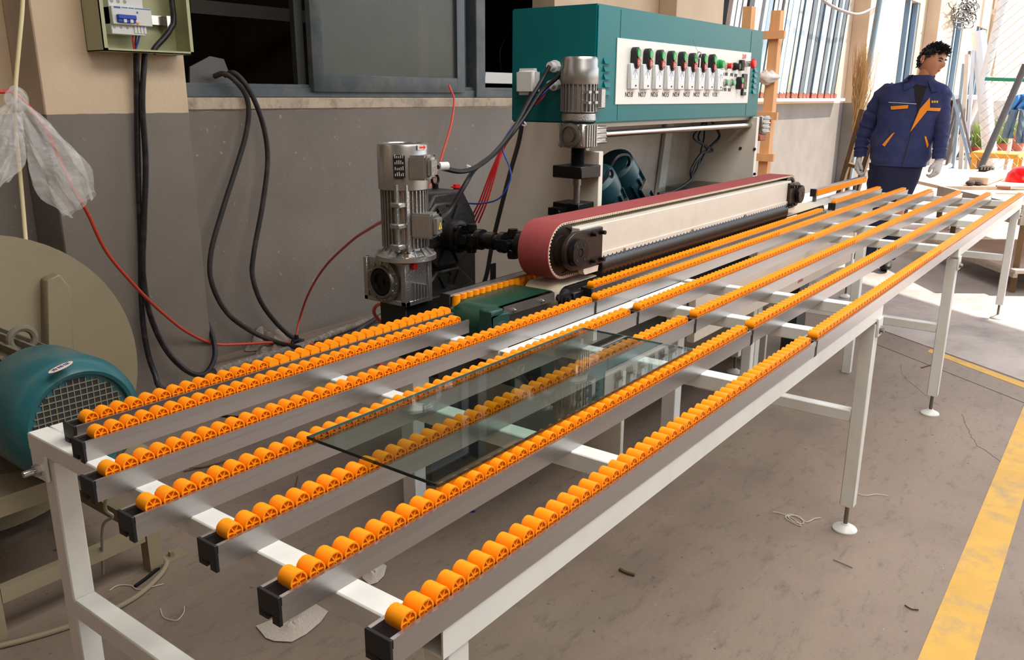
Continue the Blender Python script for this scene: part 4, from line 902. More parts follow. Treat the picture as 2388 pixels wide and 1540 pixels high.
# ---- cables below the box
tube_thing('power_cable', 'thick black cable dropping straight from the breaker box to the floor', 'cable', [PY(318, 122, 3.74), PY(319, 240, 3.76), PY(322, 400, 3.77), PY(328, 560, 3.77), PY(330, 700, 3.76), PY(340, 800, 3.74), PY(360, 870, 3.70), PY(392, 912, 3.62), Vector((2.30, 3.45, .014))], .0135, m_cable2)
tube_thing('power_cable', 'thick black cable from the breaker box looping round by the column foot', 'cable', [PY(338, 122, 3.74), PY(332, 240, 3.74), PY(340, 380, 3.745), PY(336, 520, 3.74), PY(334, 640, 3.735), PY(352, 740, 3.72), PY(390, 820, 3.70), PY(440, 868, 3.68), PY(478, 872, 3.68), PY(500, 835, 3.72), PY(497, 790, 3.78), PY(478, 745, 3.86), PY(452, 718, 3.96), PY(446, 712, 4.04)], .0135, m_cable2)
# ---- cord with knotted plastic bag
tube_thing('cord', 'cream cord hanging straight down past the knotted plastic bag', 'cord', [PY(54, -60, 3.3), PY(52, 20, 3.3), PY(44, 110, 3.3), PY(36, 205, 3.3), PY(36, 290, 3.3), PY(48, 420, 3.3), PY(60, 560, 3.28), PY(64, 600, 3.2)], .0075, m_rope)
m_bag = mat('clear_crinkled_film', (240, 236, 230), .10, var=.03, alpha=.27, spec=1.0, bump=1.0, bscale=40)
bag = thing('plastic_bag', 'clear crinkled plastic bag knotted round the cream cord', 'plastic bag', PY(40, 230, 3.26))
kp = PY(38, 232, 3.255)
def lobe(tip, w0, w1, thick, seed):
    rnd = random.Random(seed); tip = Vector(tip); ax = tip-kp; L = ax.length; ax.normalize(); u = ax.cross(Vector((0, 1, 0))).normalized(); v = ax.cross(u)
    ph = [rnd.uniform(0, 6.28) for _ in range(6)]
    def fn(a, h):
        th = a*2*math.pi; w = w0+(w1-w0)*math.sin(min(1, h*1.25)*math.pi/2)*(1-.35*max(0, h-.8)/.2)
        cr = 1+.22*math.sin(th*5+ph[0]+h*4)+.14*math.sin(th*9+ph[1]-h*9)
        rr = w*cr; return kp+ax*(L*h+.012*math.sin(th*3+ph[2]))+u*math.cos(th)*rr+v*math.sin(th)*rr*thick+Vector((0, 0, -.02*h*math.sin(th+ph[3])))
    return MB().grid(fn, 40, 22)
lobe(PY(190, 480, 3.26), .012, .085, .45, 3).build('bag_tail', m_bag, bag)
lobe(PY(-30, 420, 3.26), .012, .075, .45, 5).build('bag_tail', m_bag, bag)
kb = MB().grid(lambda a, h: kp+Vector((math.cos(a*6.283)*math.sin(h*3.14)*.040*(1+.25*math.sin(a*25)), math.sin(a*6.283)*math.sin(h*3.14)*.035, math.cos(h*3.14)*.040*(1+.2*math.sin(a*19)))), 24, 12); kb.build('knot', m_bag, bag)
# ---- air hoses
tube_thing('air_hose', 'orange air hose sagging from the knotted bag down to the tee on the floor', 'hose', [PY(-60, 214, 3.3), PY(0, 214, 3.3), PY(40, 222, 3.31), PY(105, 300, 3.36), PY(160, 420, 3.42), PY(203, 495, 3.46), PY(250, 590, 3.52), PY(325, 678, 3.60), PY(385, 735, 3.66), PY(440, 777, 3.74), PY(500, 802, 3.80), PY(560, 803, 3.84), PY(630, 799, 3.85), PZ(684, 800, .035)], .0075, m_hose)
tee = PZ(692, 798, .035)
tt = MB().box(tee.x-.03, tee.x+.03, tee.y-.016, tee.y+.016, tee.z-.022, tee.z+.018).cyl(tee, tee+Vector((0, 0, .045)), .013, n=10).cyl(tee-Vector((.045, 0, 0)), tee+Vector((.045, -.01, 0)), .013, n=10)
tag(tt.build('hose_tee', m_black, org=tee-Vector((0, 0, .03)), bevel=.003), 'black plastic tee joining the orange air hoses on the floor', 'hose fitting')
tube_thing('air_hose', 'orange air hose rising from the floor tee to the silver drive motor', 'hose', [tee+Vector((0, 0, .04)), PY(700, 740, 3.85), PY(722, 680, 3.70), PY(760, 620, 3.45), PY(820, 562, 3.0), PY(868, 530, 2.5), PY(900, 512, 2.05)], .0065, m_hose)
tube_thing('air_hose', 'bright orange air hose hanging from the window ledge behind the silver motor', 'hose', [PY(1046, 198, 4.02), PY(1052, 212, 4.015), PY(1059, 235, 4.0), PY(1052, 290, 3.98), PY(1036, 345, 3.96), PY(1020, 395, 3.95), PY(990, 470, 3.93), PY(975, 600, 3.92), PY(965, 700, 3.92)], .0075, mat('bright_orange_hose', (244, 84, 62), .4))
tube_thing('air_hose', 'short orange air hose looping out under the worm gearbox', 'hose', [PY(905, 707, 2.0), PY(880, 712, 2.1), PY(872, 728, 2.15), PY(885, 748, 2.2), PY(910, 765, 2.25), PY(930, 800, 2.3), PZ(950, 850, .02)], .0065, m_hose)
tube_thing('air_hose', 'red orange air hose running on from the floor tee beneath the roller table', 'hose', [tee+Vector((.045, -.01, 0)), PZ(735, 806, .03), PZ(790, 822, .02), PZ(860, 842, .012), PZ(905, 856, .012), PZ(1000, 880, .012)], .0075, MATS['bright_orange_hose'])
# ---- dusty cables over the window ledge
tube_thing('rubber_cable', 'dusty black cable hanging from the window ledge in a wide left bow', 'cable', [PY(500, 178, 4.10), PY(522, 172, 4.04), PY(548, 188, 4.0), PY(572, 220, 3.99), PY(580, 260, 3.99), PY(572, 320, 3.99), PY(548, 400, 3.98), PY(516, 500, 3.96), PY(492, 590, 3.95), PY(494, 660, 3.94), PY(530, 730, 3.93), PY(590, 775, 3.92), PZ(650, 800, .06), PZ(700, 812, .05)], .014, m_cable)
tube_thing('rubber_cable', 'dusty black cable crossing its twin at the ledge then reaching to the machine', 'cable', [PY(524, 176, 4.10), PY(545, 170, 4.04), PY(572, 196, 3.99), PY(598, 245, 3.98), PY(618, 310, 3.98), PY(624, 380, 3.97), PY(612, 480, 3.96), PY(592, 590, 3.95), PY(590, 650, 3.94), PY(618, 720, 3.92), PZ(680, 786, .05), PZ(740, 800, .025), PZ(800, 790, .02), PZ(850, 760, .03), PZ(900, 730, .05), PZ(940, 722, .08)], .014, m_cable)
tube_thing('suction_hose', 'mottled grey hose lying on the floor along the wall foot', 'hose', [PZ(500, 868, .03), PZ(600, 836, .03), PZ(700, 808, .03), PZ(780, 776, .03), PZ(850, 752, .03), PZ(920, 732, .04), PZ(965, 725, .06)], .022, mat('mottled_grey_hose', (120, 110, 98), .9, var=.25, scale=30, dirt=(200, 194, 184), dirt_amt=.6, dscale=40))
# crumpled work gloves / rags
m_rag = mat('grey_brown_rag', (150, 136, 122), .95, var=.12, bump=.5, bscale=120)
def rag(c, sx, sy, h, seed, rot, label, name='rag'):
    rnd = random.Random(seed); ph = [rnd.uniform(0, 6.28) for _ in range(10)]; cr, sr = math.cos(rot), math.sin(rot)
    def fn(a, b_):
        u, v = a*2-1, b_*2-1; r = max(abs(u), abs(v)); d = math.sqrt(u*u+v*v)+1e-6; k = r/d*(1+.12*math.sin(4*math.atan2(v, u)+ph[0])+.07*math.sin(9*math.atan2(v, u)+ph[1]))
        x, y = u*k*sx, v*k*sy; z = h*(1-r**2.5)*(.55+.30*math.sin(u*5+ph[2]+v*2)+.25*math.sin(v*7+ph[3]-u*3)+.18*math.sin(u*13+v*9+ph[4]))+.004
        return c+Vector((x*cr-y*sr, x*sr+y*cr, max(z, .003)))
    return tag(MB().grid(fn, 40, 40).build(name, m_rag, org=c, solid=-.002), label, 'cloth')
rag(PZ(612, 800, 0), .17, .13, .10, 4, .6, 'crumpled grey rag lying under the orange air hose by the wall', 'rag')
rag(PZ(630, 822, 0), .13, .075, .075, 9, .5, 'rolled grey work glove beside the crumpled rag on the floor', 'work_glove')
# in the window
MB_ = MB().prism([PY(443, 205, 4.13), PY(548, 205, 4.13), PY(522, 138, 4.16), PY(490, 131, 4.16), PY(443, 156, 4.15)], (0, .012, 0))
tag(MB_.build('plastic_sheet', mat('dark_grey_sheet', (74, 70, 66), .35, var=.2), org=PY(490, 200, 4.13)), 'dark grey plastic sheet standing on the window track', 'plastic sheet')
wp = thing('window_profile', 'white extruded window profile lying across the window ledge', 'profile', PY(1160, 195, 4.17))
za, zb_ = PY(1160, 195, 4.17).z, PY(1160, 169, 4.17).z
xa_, xb_ = PY(1128, 180, 4.17).x, 5.9
MB().prism([(xa_, 4.17, za), (xa_+.03, 4.17, zb_), (xb_, 4.17, zb_), (xb_, 4.17, za)], (0, .06, 0)).build('bar', m_wplastic, wp, bevel=.003)
MB().box(xa_-.04, xa_, 4.175, 4.225, za, za+.05).box(xa_-.055, xa_-.04, 4.18, 4.22, za+.02, za+.06).build('hook_end', m_dullsteel, wp)
tube_thing('thin_cable', 'thin black cable drooping inside the open window', 'cable', [PY(1190, 60, 4.75), PY(1178, 90, 4.72), PY(1166, 120, 4.72), PY(1168, 160, 4.72), PY(1172, 172, 4.72)], .006, m_rubber)
# ================================================================ centrifugal blower with green motor
m_olive = mat('olive_grey_enamel', (142, 130, 104), .5, var=.06, dirt=(112, 98, 78), dirt_amt=.5, dscale=3)
m_gmotor = mat('green_blue_enamel', (34, 92, 98), .35, var=.08, dirt=(126, 118, 98), dirt_amt=.55, dscale=4)
m_dirty = mat('dusty_motor_fins', (108, 100, 82), .7, var=.15)
blw = thing('blower', 'olive sheet metal blower with green motor beside the column', 'blower', (.95, 2.6, 0))
HY0, HY1, HX, HZ, HR = 2.82, 3.14, 1.00, .535, .475
sp = [(HX+math.cos(t)*(HR*(1+.0*t)), HY0, HZ+math.sin(t)*HR) for t in [2*math.pi*k/64 for k in range(64)]]
hs = MB().prism(sp, (0, HY1-HY0, 0)); hs.build('fan_housing', m_olive, blw, bevel=.006)
MB().lathe([(HR+.012, 0), (HR+.012, .012), (HR, .012)], (HX, HY0-.004, HZ), (0, 1, 0), 64).build('housing_rim', m_olive, blw)
MB().prism([PY(110, 655, HY0-.05), PY(140, 640, HY0-.05), PY(164, 672, HY0-.05), PY(176, 850, HY0-.05), PY(112, 850, HY0-.05)], (0, .05, 0)).build('cover_bracket', m_olive, blw, bevel=.004)
MX, MZ, MR = .965, .595, .155
mb_ = MB().cyl((MX, 2.40, MZ), (MX, 2.80, MZ), MR*.86, n=32)
for k in range(22):
    tt_ = 2*math.pi*k/22; d = Vector((math.cos(tt_), 0, math.sin(tt_))); mb_.bar(Vector((MX, 2.42, MZ))+d*MR*.88, Vector((MX, 2.78, MZ))+d*MR*.88, .010, .045, up=d)
mo = mb_.build('motor_body', m_dirty, blw)
MB().lathe([(MR*1.02, .26), (MR*1.10, .24), (MR*1.12, .06), (MR*1.06, .02), (MR*.92, .0), (MR*.86, .004), (MR*.84, .018), (0, .018)], (MX, 2.14, MZ), (0, 1, 0), 48).build('fan_cowl', m_gmotor, mo)
gm = MB(); hole = MB().box(-.0062, .0062, -.0008, .0008, -.0062, .0062).mesh('grille_hole', m_ink)
for i in range(-7, 8):
    for j in range(-7, 8):
        x, z = i*.0165, j*.0165
        if x*x+z*z < .118**2: inst('grille_hole', hole, mo, (MX+x, 2.1575, MZ+z), (0, math.radians(0), 0))
gr_ = MB()
for i in range(-7, 8):
    h = math.sqrt(max(0, .122**2-(i*.0165+.00825)**2))
    if h > .01: gr_.box(MX+i*.0165+.0070, MX+i*.0165+.0095, 2.155, 2.158, MZ-h, MZ+h); gr_.box(MX-h, MX+h, 2.1545, 2.158, MZ+i*.0165+.0070, MZ+i*.0165+.0095)
gr_.build('fan_grille', mat('dusty_grille_wire', (122, 118, 98), .6), mo, weld=False)
p = PY(50, 790, 2.60); ey = PY(52, 792, 2.50); MB().tube([ey+Vector((math.cos(a_)*.034, 0, math.sin(a_)*.034)) for a_ in [2*math.pi*k/20 for k in range(21)]], .011, 8).cyl(ey-Vector((0, 0, .075)), ey-Vector((0, 0, .035)), .02, n=12).build('lifting_eye', m_dirty, mo)
sd_ = Vector((MX+.035, 2.24, MZ+MR*1.115)); st_m = mat('paper_sticker', (232, 200, 178), .6)
def cowl(px, py, r=MR*1.125):
    d = ray(px, py); a = d.x*d.x+d.z*d.z; e = Vector((-MX, 0, CH-MZ)); bq = 2*(d.x*e.x+d.z*e.z); c = e.x*e.x+e.z*e.z-r*r; tq = (-bq-math.sqrt(max(0, bq*bq-4*a*c)))/(2*a); return EYE+d*tq
sc_ = cowl(142, 858); nn = Vector((sc_.x-MX, 0, sc_.z-MZ)).normalized(); uu = Vector((0, 1, 0)).cross(nn)
MB().prism([sc_+nn*.001-uu*math.cos(a_)*.032+Vector((0, 1, 0))*math.sin(a_)*.016 for a_ in [2*math.pi*k/24 for k in range(24)]], nn*.001).build('certificate_sticker', st_m, mo)
text('sticker_lettering', '合格证', .016, mat('sticker_blue', (70, 96, 150), .6), mo, tuple(sc_+nn*.0024), -uu if uu.x < 0 else uu, (0, 1, 0))
# stand
MB().box(.70, 1.20, 2.27, 3.1, .400, .412).build('stand_top', m_olive, blw)
for x, y, zz in ((.72, 2.29, .40), (1.18, 2.29, .40), (.72, 3.08, .40), (1.18, 3.08, .40)):
    l_ = MB().box(x-.022, x+.022, y-.022, y+.022, 0, zz); l_.build('stand_leg', m_olive, blw)
MB().box(.745, 1.155, 2.272, 2.30, .11, .155).build('stand_rail', m_olive, blw); MB().box(.745, 1.155, 2.272, 2.30, .355, .40).build('stand_rail', m_olive, blw)
MB().box(1.165, 1.195, 2.31, 3.06, .11, .155).build('stand_rail', m_olive, blw); MB().box(.705, .735, 2.31, 3.06, .11, .155).build('stand_rail', m_olive, blw); MB().box(1.165, 1.195, 2.31, 3.06, .355, .40).build('stand_rail', m_olive, blw)
MB().box(1.19, 1.29, 2.27, 2.33, 0, .008).cyl((1.25, 2.30, .008), (1.25, 2.30, .024), .012, n=6).build('anchor_plate', m_olive, blw)
MB().box(MX-.12, MX+.12, 2.42, 2.75, .412, .45).build('motor_foot', m_dirty, blw)
tube_thing('ground_cable', 'thin tan cable curving over the floor by the blower stand', 'cable', [PZ(-20, 1512, .008), PZ(60, 1492, .008), PZ(160, 1462, .008), PZ(250, 1428, .008), PZ(320, 1390, .008), PZ(370, 1345, .008), PZ(388, 1315, .008), PZ(375, 1300, .008)], .008, mat('tan_cable', (146, 134, 108), .7))
tube_thing('grey_lead', 'thin pale lead hanging below the roller table near the blower', 'cable', [Vector((.80, 1.60, .765)), PY(245, 1175, 2.0), PY(262, 1205, 2.1), Vector((1.0, 2.2, .25)), Vector((1.05, 2.35, .02))], .0045, mat('pale_lead', (150, 144, 128), .6))
# ================================================================ floor scraps
m_canvas = mat('grey_canvas', (196, 184, 170), .95, var=.08, bump=.5, bscale=140)
def scrap(pxs, label, name='cloth_scrap', h=.012, m=m_canvas, cat='cloth'):
    P_ = [PZ(x, y, .002) for x, y in pxs]; c = sum(P_, Vector())/len(P_); b = MB(); vs = []; n = len(P_); R = 6
    for k in range(R+1):
        for i, p in enumerate(P_):
            q = c+(p-c)*(k/R) if k else c.copy(); q.z = .003+h*(1-(k/R)**2)*(.5+.5*math.sin(i*1.7+k*.9)); vs.append(q)
    fs = [(k*n+i, k*n+(i+1) % n, (k+1)*n+(i+1) % n, (k+1)*n+i) for k in range(R) for i in range(n)]
    b.add(vs, fs); return tag(b.build(name, m, org=Vector((c.x, c.y, 0)), solid=-.0015), label, cat)
scrap([(597, 1462), (640, 1445), (690, 1420), (728, 1405), (765, 1428), (748, 1452), (715, 1480), (680, 1499), (640, 1497), (620, 1490)], 'frayed grey canvas scrap lying flat under the cross beam')
scrap([(845, 1350), (850, 1330), (862, 1316), (885, 1311), (902, 1322), (895, 1345), (880, 1360), (862, 1366)], 'small folded canvas scrap half hidden behind the roller rail')
def strand(name, label, cat, pxs, r, m, z=.004): return tube_thing(name, label, cat, [PZ(x, y, z) for x, y in pxs], r, m, n=5, sub=5)
m_str = mat('pale_string', (206, 198, 180), .8); m_twig = mat('dry_twig', (96, 74, 54), .9)
strand('string_tangle', 'small tangle of pale string beside the adjustable foot', 'string', [(1802, 1194), (1822, 1198), (1850, 1210), (1868, 1226), (1855, 1222), (1832, 1208), (1845, 1200), (1870, 1212), (1872, 1222), (1850, 1216), (1838, 1204), (1862, 1204), (1880, 1218), (1900, 1210), (1914, 1208)], .0015, m_str)
strand('string', 'loose pale string trailing right of the adjustable foot', 'string', [(2000, 1152), (2020, 1156), (2045, 1153), (2072, 1157)], .0013, m_str)
strand('wire_offcut', 'bent white wire offcut on bare floor below the roller rails', 'wire', [(374, 1420), (380, 1438), (398, 1446), (415, 1446), (428, 1430), (430, 1415)], .0013, m_str)
strand('wire_offcut', 'white wire offcut lying against the tan cable', 'wire', [(255, 1378), (275, 1366), (305, 1366), (320, 1375), (350, 1370), (382, 1362)], .0014, m_str)
strand('twig', 'pair of dry brown twigs on the floor between the rails', 'twig', [(428, 1100), (455, 1094), (490, 1086), (525, 1076)], .003, m_twig)
strand('twig', 'dry brown twig lying on top of its twin between the rails', 'twig', [(440, 1092), (470, 1090), (505, 1082), (522, 1080)], .0022, m_twig, .009)
strand('twig', 'short dry twig standing out beside the middle rail', 'twig', [(688, 1148), (690, 1130), (694, 1112)], .0025, m_twig)
strand('twig', 'crooked dry twig near the joint in the floor', 'twig', [(2148, 858), (2170, 852), (2185, 848), (2178, 835)], .003, m_twig)
strand('tape_offcut', 'black strip of tape beside the blower anchor plate', 'tape', [(315, 1368), (340, 1350), (370, 1325)], .006, m_rubber)
strand('blue_offcut', 'tiny dark blue plastic offcut on the floor', 'offcut', [(1090, 1193), (1108, 1193)], .004, m_bluew)
strand('black_offcut', 'black rubber strip lying behind the rear rails', 'offcut', [(498, 968), (530, 972), (560, 974)], .007, m_rubber)
strand('screw', 'dark bent screw lying on the open floor', 'screw', [(2110, 1412), (2125, 1421), (2142, 1423)], .002, m_ink)
strand('splinter', 'thin dark splinter below the adjustable foot', 'splinter', [(1943, 1306), (1965, 1315), (1988, 1325)], .0014, m_twig)
rk = [(1448, 1330), (1468, 1338), (1500, 1300)]
strand('leaf_scrap', 'curled brown leaf scrap on the floor before the tables', 'leaf', [(1445, 1328), (1460, 1336), (1480, 1342)], .006, m_twig)
# ================================================================ crate beside the machine
m_wood = mat('fresh_pine', (226, 170, 118), .7, var=.10, scale=3, stretch=(12, 12, 1.2), dirt=(190, 130, 84), dirt_amt=.4, dscale=6)
m_oldwood = mat('weathered_timber', (112, 86, 58), .8, var=.15, scale=4, stretch=(10, 10, 1))
GZ = .035
cr_ = thing('wooden_crate', 'fresh pine crate frame standing behind the grinding machine', 'crate', (5.0, 1.95, GZ))
xc, yc = 4.98, PX(1799, 200, 4.98).y
MB().box(xc-.03, xc+.03, yc-.028, yc+.028, 0, PX(1800, 26, xc).z).build('post', m_wood, cr_)
x2, y2 = 4.80, PX(1746, 40, 4.80).y
MB().box(x2-.03, x2+.03, y2-.026, y2+.026, 0, PX(1746, 16, x2).z).build('post', m_wood, cr_)
for py in (82, 271, 368):
    z = PX(1800, py, xc-.03).z
    MB().box(xc-.055, xc-.03, yc-.068, y2+.06, z-.022, z+.022).build('slat', m_wood, cr_)
MB().bar(PX(1788, 385, xc-.02)+Vector((0, .02, 0)), Vector((xc-.02, yc+.02, .55)), .045, .022, up=(1, 0, 0)).build('brace', m_wood, cr_)
MB().box(xc-.03, xc+.03, yc-.03, y2+.03, 0, .05).build('foot_rail', m_wood, cr_)
kw = thing('wrap_knot', 'white plastic film knotted round the pine crate post', 'plastic wrap', PX(1795, 180, 4.9))
c = PX(1797, 180, xc-.04)
MB().grid(lambda a, h: c+Vector((math.cos(a*6.283)*math.sin(h*3.14)*.05, .02+(h-.5)*.16, math.sin(a*6.283)*math.sin(h*3.14)*.036*(1+.3*math.sin(a*31+h*20)))), 28, 18).build('film', mat('white_film', (236, 232, 230), .4, bump=.6, bscale=40), kw)
# ================================================================ yard by the wall
def leaning(name, label, cat, pa, pb, w, h, m, group=None, round_=False, up=(0, 1, 0)):
    """pa: foot, pb: top"""
    b = MB()
    if round_: b.cyl(pa, pb, w/2, n=14)
    else: b.bar(pa, pb, w, h, up=up)
    return tag(b.build(name, m, org=pa), label, cat, group)
def ground(pa, pb):
    t_ = (GZ-pb.z)/(pa.z-pb.z); return pb.lerp(pa, t_)
def foot_on(px, py): return PZ(px, py, GZ)
leaning('steel_pipe', 'pale blue steel pipe standing upright behind the bamboo broom', 'pipe', PX(2062, -60, 8.9).lerp(PX(1970, 480, 8.9), (GZ-PX(2062, -60, 8.9).z)/(PX(1970, 480, 8.9).z-PX(2062, -60, 8.9).z)), PX(2062, -60, 8.9), .055, .05, mat('pale_blue_pipe', (160, 188, 202), .35, .4), round_=True)
# old wooden frame with the broom against it
fr_ = thing('timber_ladder', 'weathered timber ladder frame leaning beside the bamboo broom', 'ladder', PX(1945, 500, 8.2))
a1 = PX(2012, 256, 8.3); a0 = ground(PX(1940, 510, 8.2), a1); b1 = PX(2052, 270, 8.15); b0 = ground(PX(1978, 510, 8.05), b1)
MB().bar(a0, a1, .07, .04, up=(0, 1, 0)).build('stile', m_oldwood, fr_); MB().bar(b0, b1, .07, .04, up=(0, 1, 0)).build('stile', m_oldwood, fr_)
for u in (.35, .62, .86): MB().bar(a0.lerp(a1, u), b0.lerp(b1, u), .05, .03).build('rung', m_oldwood, fr_)
bm_ = thing('bamboo_broom', 'tall bamboo twig broom standing head up by the blue pipe', 'broom', PX(1970, 520, 8.5))
m_straw = mat('dry_bamboo_twigs', (214, 176, 122), .9, var=.2)
h1 = PX(2000, 262, 8.5); h0 = ground(PX(1962, 540, 8.5), h1)
MB().cyl(h0, h1, .016, n=8).build('handle', m_oldwood, bm_)
tw = MB(); rnd = random.Random(2)
for k in range(230):
    s = h1.lerp(h0, rnd.uniform(-.05, .16))+Vector((rnd.uniform(-.03, .03), rnd.uniform(-.03, .03), 0))
    e = PX(rnd.gauss(2014, 11), rnd.uniform(98, 190), 8.5+rnd.uniform(-.12, .12)); mid = s.lerp(e, .5)+Vector((rnd.uniform(-.02, .02), rnd.uniform(-.05, .05), 0))
    tw.tube([s, mid, e], [.0035, .003, .001], 3, caps=False)
tag(tw.build('twig_head', m_straw, bm_, weld=False), kind='stuff')
# long stock leaning at the wall: each piece a thing
stock = [((2208, 385), (2262, 120), 19.0, .09, m_dullsteel, 'grey steel angle leaning at the wall beside the white plastic pipe'),
         ((2222, 392), (2248, 150), 18.6, .10, m_pale, 'pale aluminium profile leaning with the stock bundle at the wall'),
         ((2240, 396), (2256, 128), 18.4, .12, m_steel, 'bright aluminium profile tied upright in the stock bundle'),
         ((2252, 398), (2270, 118), 18.2, .09, MATS['white_section'], 'white profile tied upright in the stock bundle'),
         ((2268, 404), (2222, 222), 17.6, .08, m_pale, 'pale profile crossing slantwise in front of the stock bundle'),
         ((2275, 404), (2236, 232), 17.4, .07, m_dullsteel, 'grey profile crossing slantwise in front of the stock bundle'),
         ((2180, 372), (2225, 225), 18.8, .08, m_oldwood, 'brown timber batten leaning in the stock bundle'),
         ((2196, 380), (2232, 245), 18.6, .07, m_frame, 'dark grey profile leaning low in the stock bundle')]
for (fx, fy), (tx, ty), X, w, m, lab in stock:
    f_ = foot_on(fx, fy); leaning('stock_profile', lab, 'metal section', f_, PX(tx, ty, f_.x+.5), w, w*.6, m, 'stock leaning at the yard wall')
m_pvc = mat('white_pvc', (240, 238, 232), .35, var=.02)
f_ = foot_on(2312, 400); leaning('plastic_pipe', 'thick white plastic pipe leaning upright at the yard wall', 'pipe', f_, PX(2282, 76, f_.x+.6), .26, .2, m_pvc, round_=True)
f_ = foot_on(2214, 384); leaning('plastic_pipe', 'thin white plastic pipe slanting across the stock bundle', 'pipe', f_, PX(2310, 178, f_.x), .11, .1, m_pvc, round_=True)
f_ = foot_on(2205, 398); tube_thing('plastic_pipe', 'white plastic pipe lying on the yard ground by the stock bundle', 'pipe', [foot_on(2130, 425)+Vector((0, 0, .05)), foot_on(2175, 415)+Vector((0, 0, .05)), foot_on(2214, 392)+Vector((0, 0, .05))], .05, m_pvc)
leaning('plastic_pipe', 'long white plastic pipe slanting up past the chain link fence', 'pipe', PX(2296, 180, 18.0), PX(2352, -40, 18.0), .16, .1, m_pvc, round_=True)
leaning('plastic_strip', 'short white plastic strip propped by the orange stool', 'plastic strip', foot_on(2342, 410), PX(2357, 326, foot_on(2342, 410).x+.2), .16, .05, m_pvc)
pz = PZ(2289, 393, GZ)
leaning('grey_pole', 'long dark grey pole leaning from the tool block to the fence', 'pole', ground(PX(2287, 392, 11.5), PX(2392, 150, 11.5)), PX(2392, 150, 11.5), .075, .05, mat('grey_pole_paint', (98, 100, 104), .5), round_=True)
# wall fittings
dpz = thing('downpipe', 'white rain downpipe with clamp on the yard wall', 'downpipe', PY(2325, 40, 3.9))
pa = PY(2322, 34, 3.78); MB().cyl((pa.x, 3.70, pa.z), (pa.x, 3.70, pa.z+2.0), .14, n=18).build('pipe', m_pvc, dpz); MB().cyl((pa.x, 3.70, pa.z+.02), (pa.x, 3.70, pa.z+.12), .19, n=18).cyl((pa.x, 3.70, pa.z-.16), (pa.x, 3.70, pa.z), .12, n=16).build('clamp', mat('cream_clamp', (220, 206, 190), .5), dpz)
wt = thing('wire_tangle', 'tangle of grey wire hanging on the yard wall', 'wire', PY(2250, 45, 3.75))
rnd = random.Random(11); wm = MB()
for k in range(26):
    cx_, cy_ = rnd.gauss(2252, 12), rnd.gauss(22, 16); r_ = rnd.uniform(6, 20); ph = rnd.uniform(0, 6.28)
    wm.tube([PY(cx_+math.cos(t_+ph)*r_, cy_+math.sin(t_*1.0+ph)*r_*.8, 3.70+rnd.uniform(-.05, .05)) for t_ in [6.1*k2/12 for k2 in range(13)]], .012, 4)
tag(wm.build('wire_loops', mat('grey_wire', (110, 108, 106), .5, .4), wt, weld=False), kind='stuff')
tube_thing('overhead_cable', 'grey cable drooping across the sunlit pillar', 'cable', [PY(1885, -30, 3.7), PY(1930, 8, 3.7), PY(1965, 25, 3.7), PY(2000, 33, 3.7), PY(2030, 22, 3.7), PY(2060, 2, 3.7), PY(2080, -20, 3.7)], .02, mat('grey_sheath', (140, 128, 124), .6))
tag(MB().box(8.98, 9.0, 3.97, 4.0, .0, 4.2).build('conduit', mat('red_conduit', (214, 44, 40), .5), org=(9, 3.98, 0)), 'thin red conduit running up the wall beside the yard window', 'conduit')
# air conditioner condenser on the wall
ac = thing('condenser_unit', 'white air conditioner condenser on a wall bracket', 'air conditioner', PY(2300, 320, 3.7))
ax0, ax1 = PY(2268, 270, 3.40).x, PY(2318, 270, 3.40).x; az0, az1 = PY(2300, 315, 3.45).z, PY(2300, 222, 3.45).z
MB().box(ax0, ax1, 3.45, 3.85, az0, az1).build('casing', m_pvc, ac, bevel=.02)
MB().box(ax0-.01, ax0+.0, 3.5, 3.82, az0+.1, az1-.1).box(ax0+.1, ax0+(ax1-ax0)*.5, 3.44, 3.45, az0+.1, az1-.1).build('grille', mat('dark_grille', (120, 108, 100), .7, var=.3, scale=30), ac)
MB().box(ax0, ax1, 3.45, 4.04, az0-.06, az0).build('bracket', m_frame, ac)
# chain link fence with green rails
fe = thing('chain_fence', 'green chain link fence at the end of the yard', 'fence', PZ(2388, 395, GZ))
FX = 17.2; fy0, fy1 = PX(2500, 120, FX).y, PX(2298, 180, FX).y
m_fgreen = mat('green_fence_paint', (40, 140, 104), .5)
zr_ = PX(2340, 184, FX).z
MB().bar((FX, fy0, zr_-.05), (FX, fy1, zr_), .06, .06).build('rail', m_fgreen, fe); MB().bar((FX, fy0, GZ+.1), (FX, fy1, GZ+.1), .06, .06).build('rail', m_fgreen, fe)
for yy in (fy0+.2,): MB().cyl((FX, yy, GZ), (FX, yy, 3.4), .035, n=10).build('post', m_fgreen, fe)
lk = MB(); n = 16; stp = .17
for k in range(-22, 26):
    for s in (1, -1):
        ya_ = fy1-k*stp; p0_ = Vector((FX, ya_, GZ+.1)); p1_ = Vector((FX, ya_-s*3.2, GZ+3.3))
        # clip to the fence width
        def cl(p, q):
            out = []
            for e in (p, q):
                out.append(e)
            a_, b_ = p, q
            for lim, sg in ((fy1, 1), (fy0, -1)):
                ia, ib = (a_.y-lim)*sg <= 0, (b_.y-lim)*sg <= 0
                if not ia and not ib: return None
                if ia != ib:
                    t_ = (lim-a_.y)/(b_.y-a_.y); m_ = a_.lerp(b_, t_)
                    if ia: b_ = m_
                    else: a_ = m_
            return a_, b_
        r_ = cl(p0_, p1_)
        if r_: lk.tube([r_[0], r_[1]], .004, 3, caps=False)
tag(lk.build('wire_mesh', mat('rusty_fence_wire', (170, 150, 130), .6), fe, weld=False), kind='stuff')
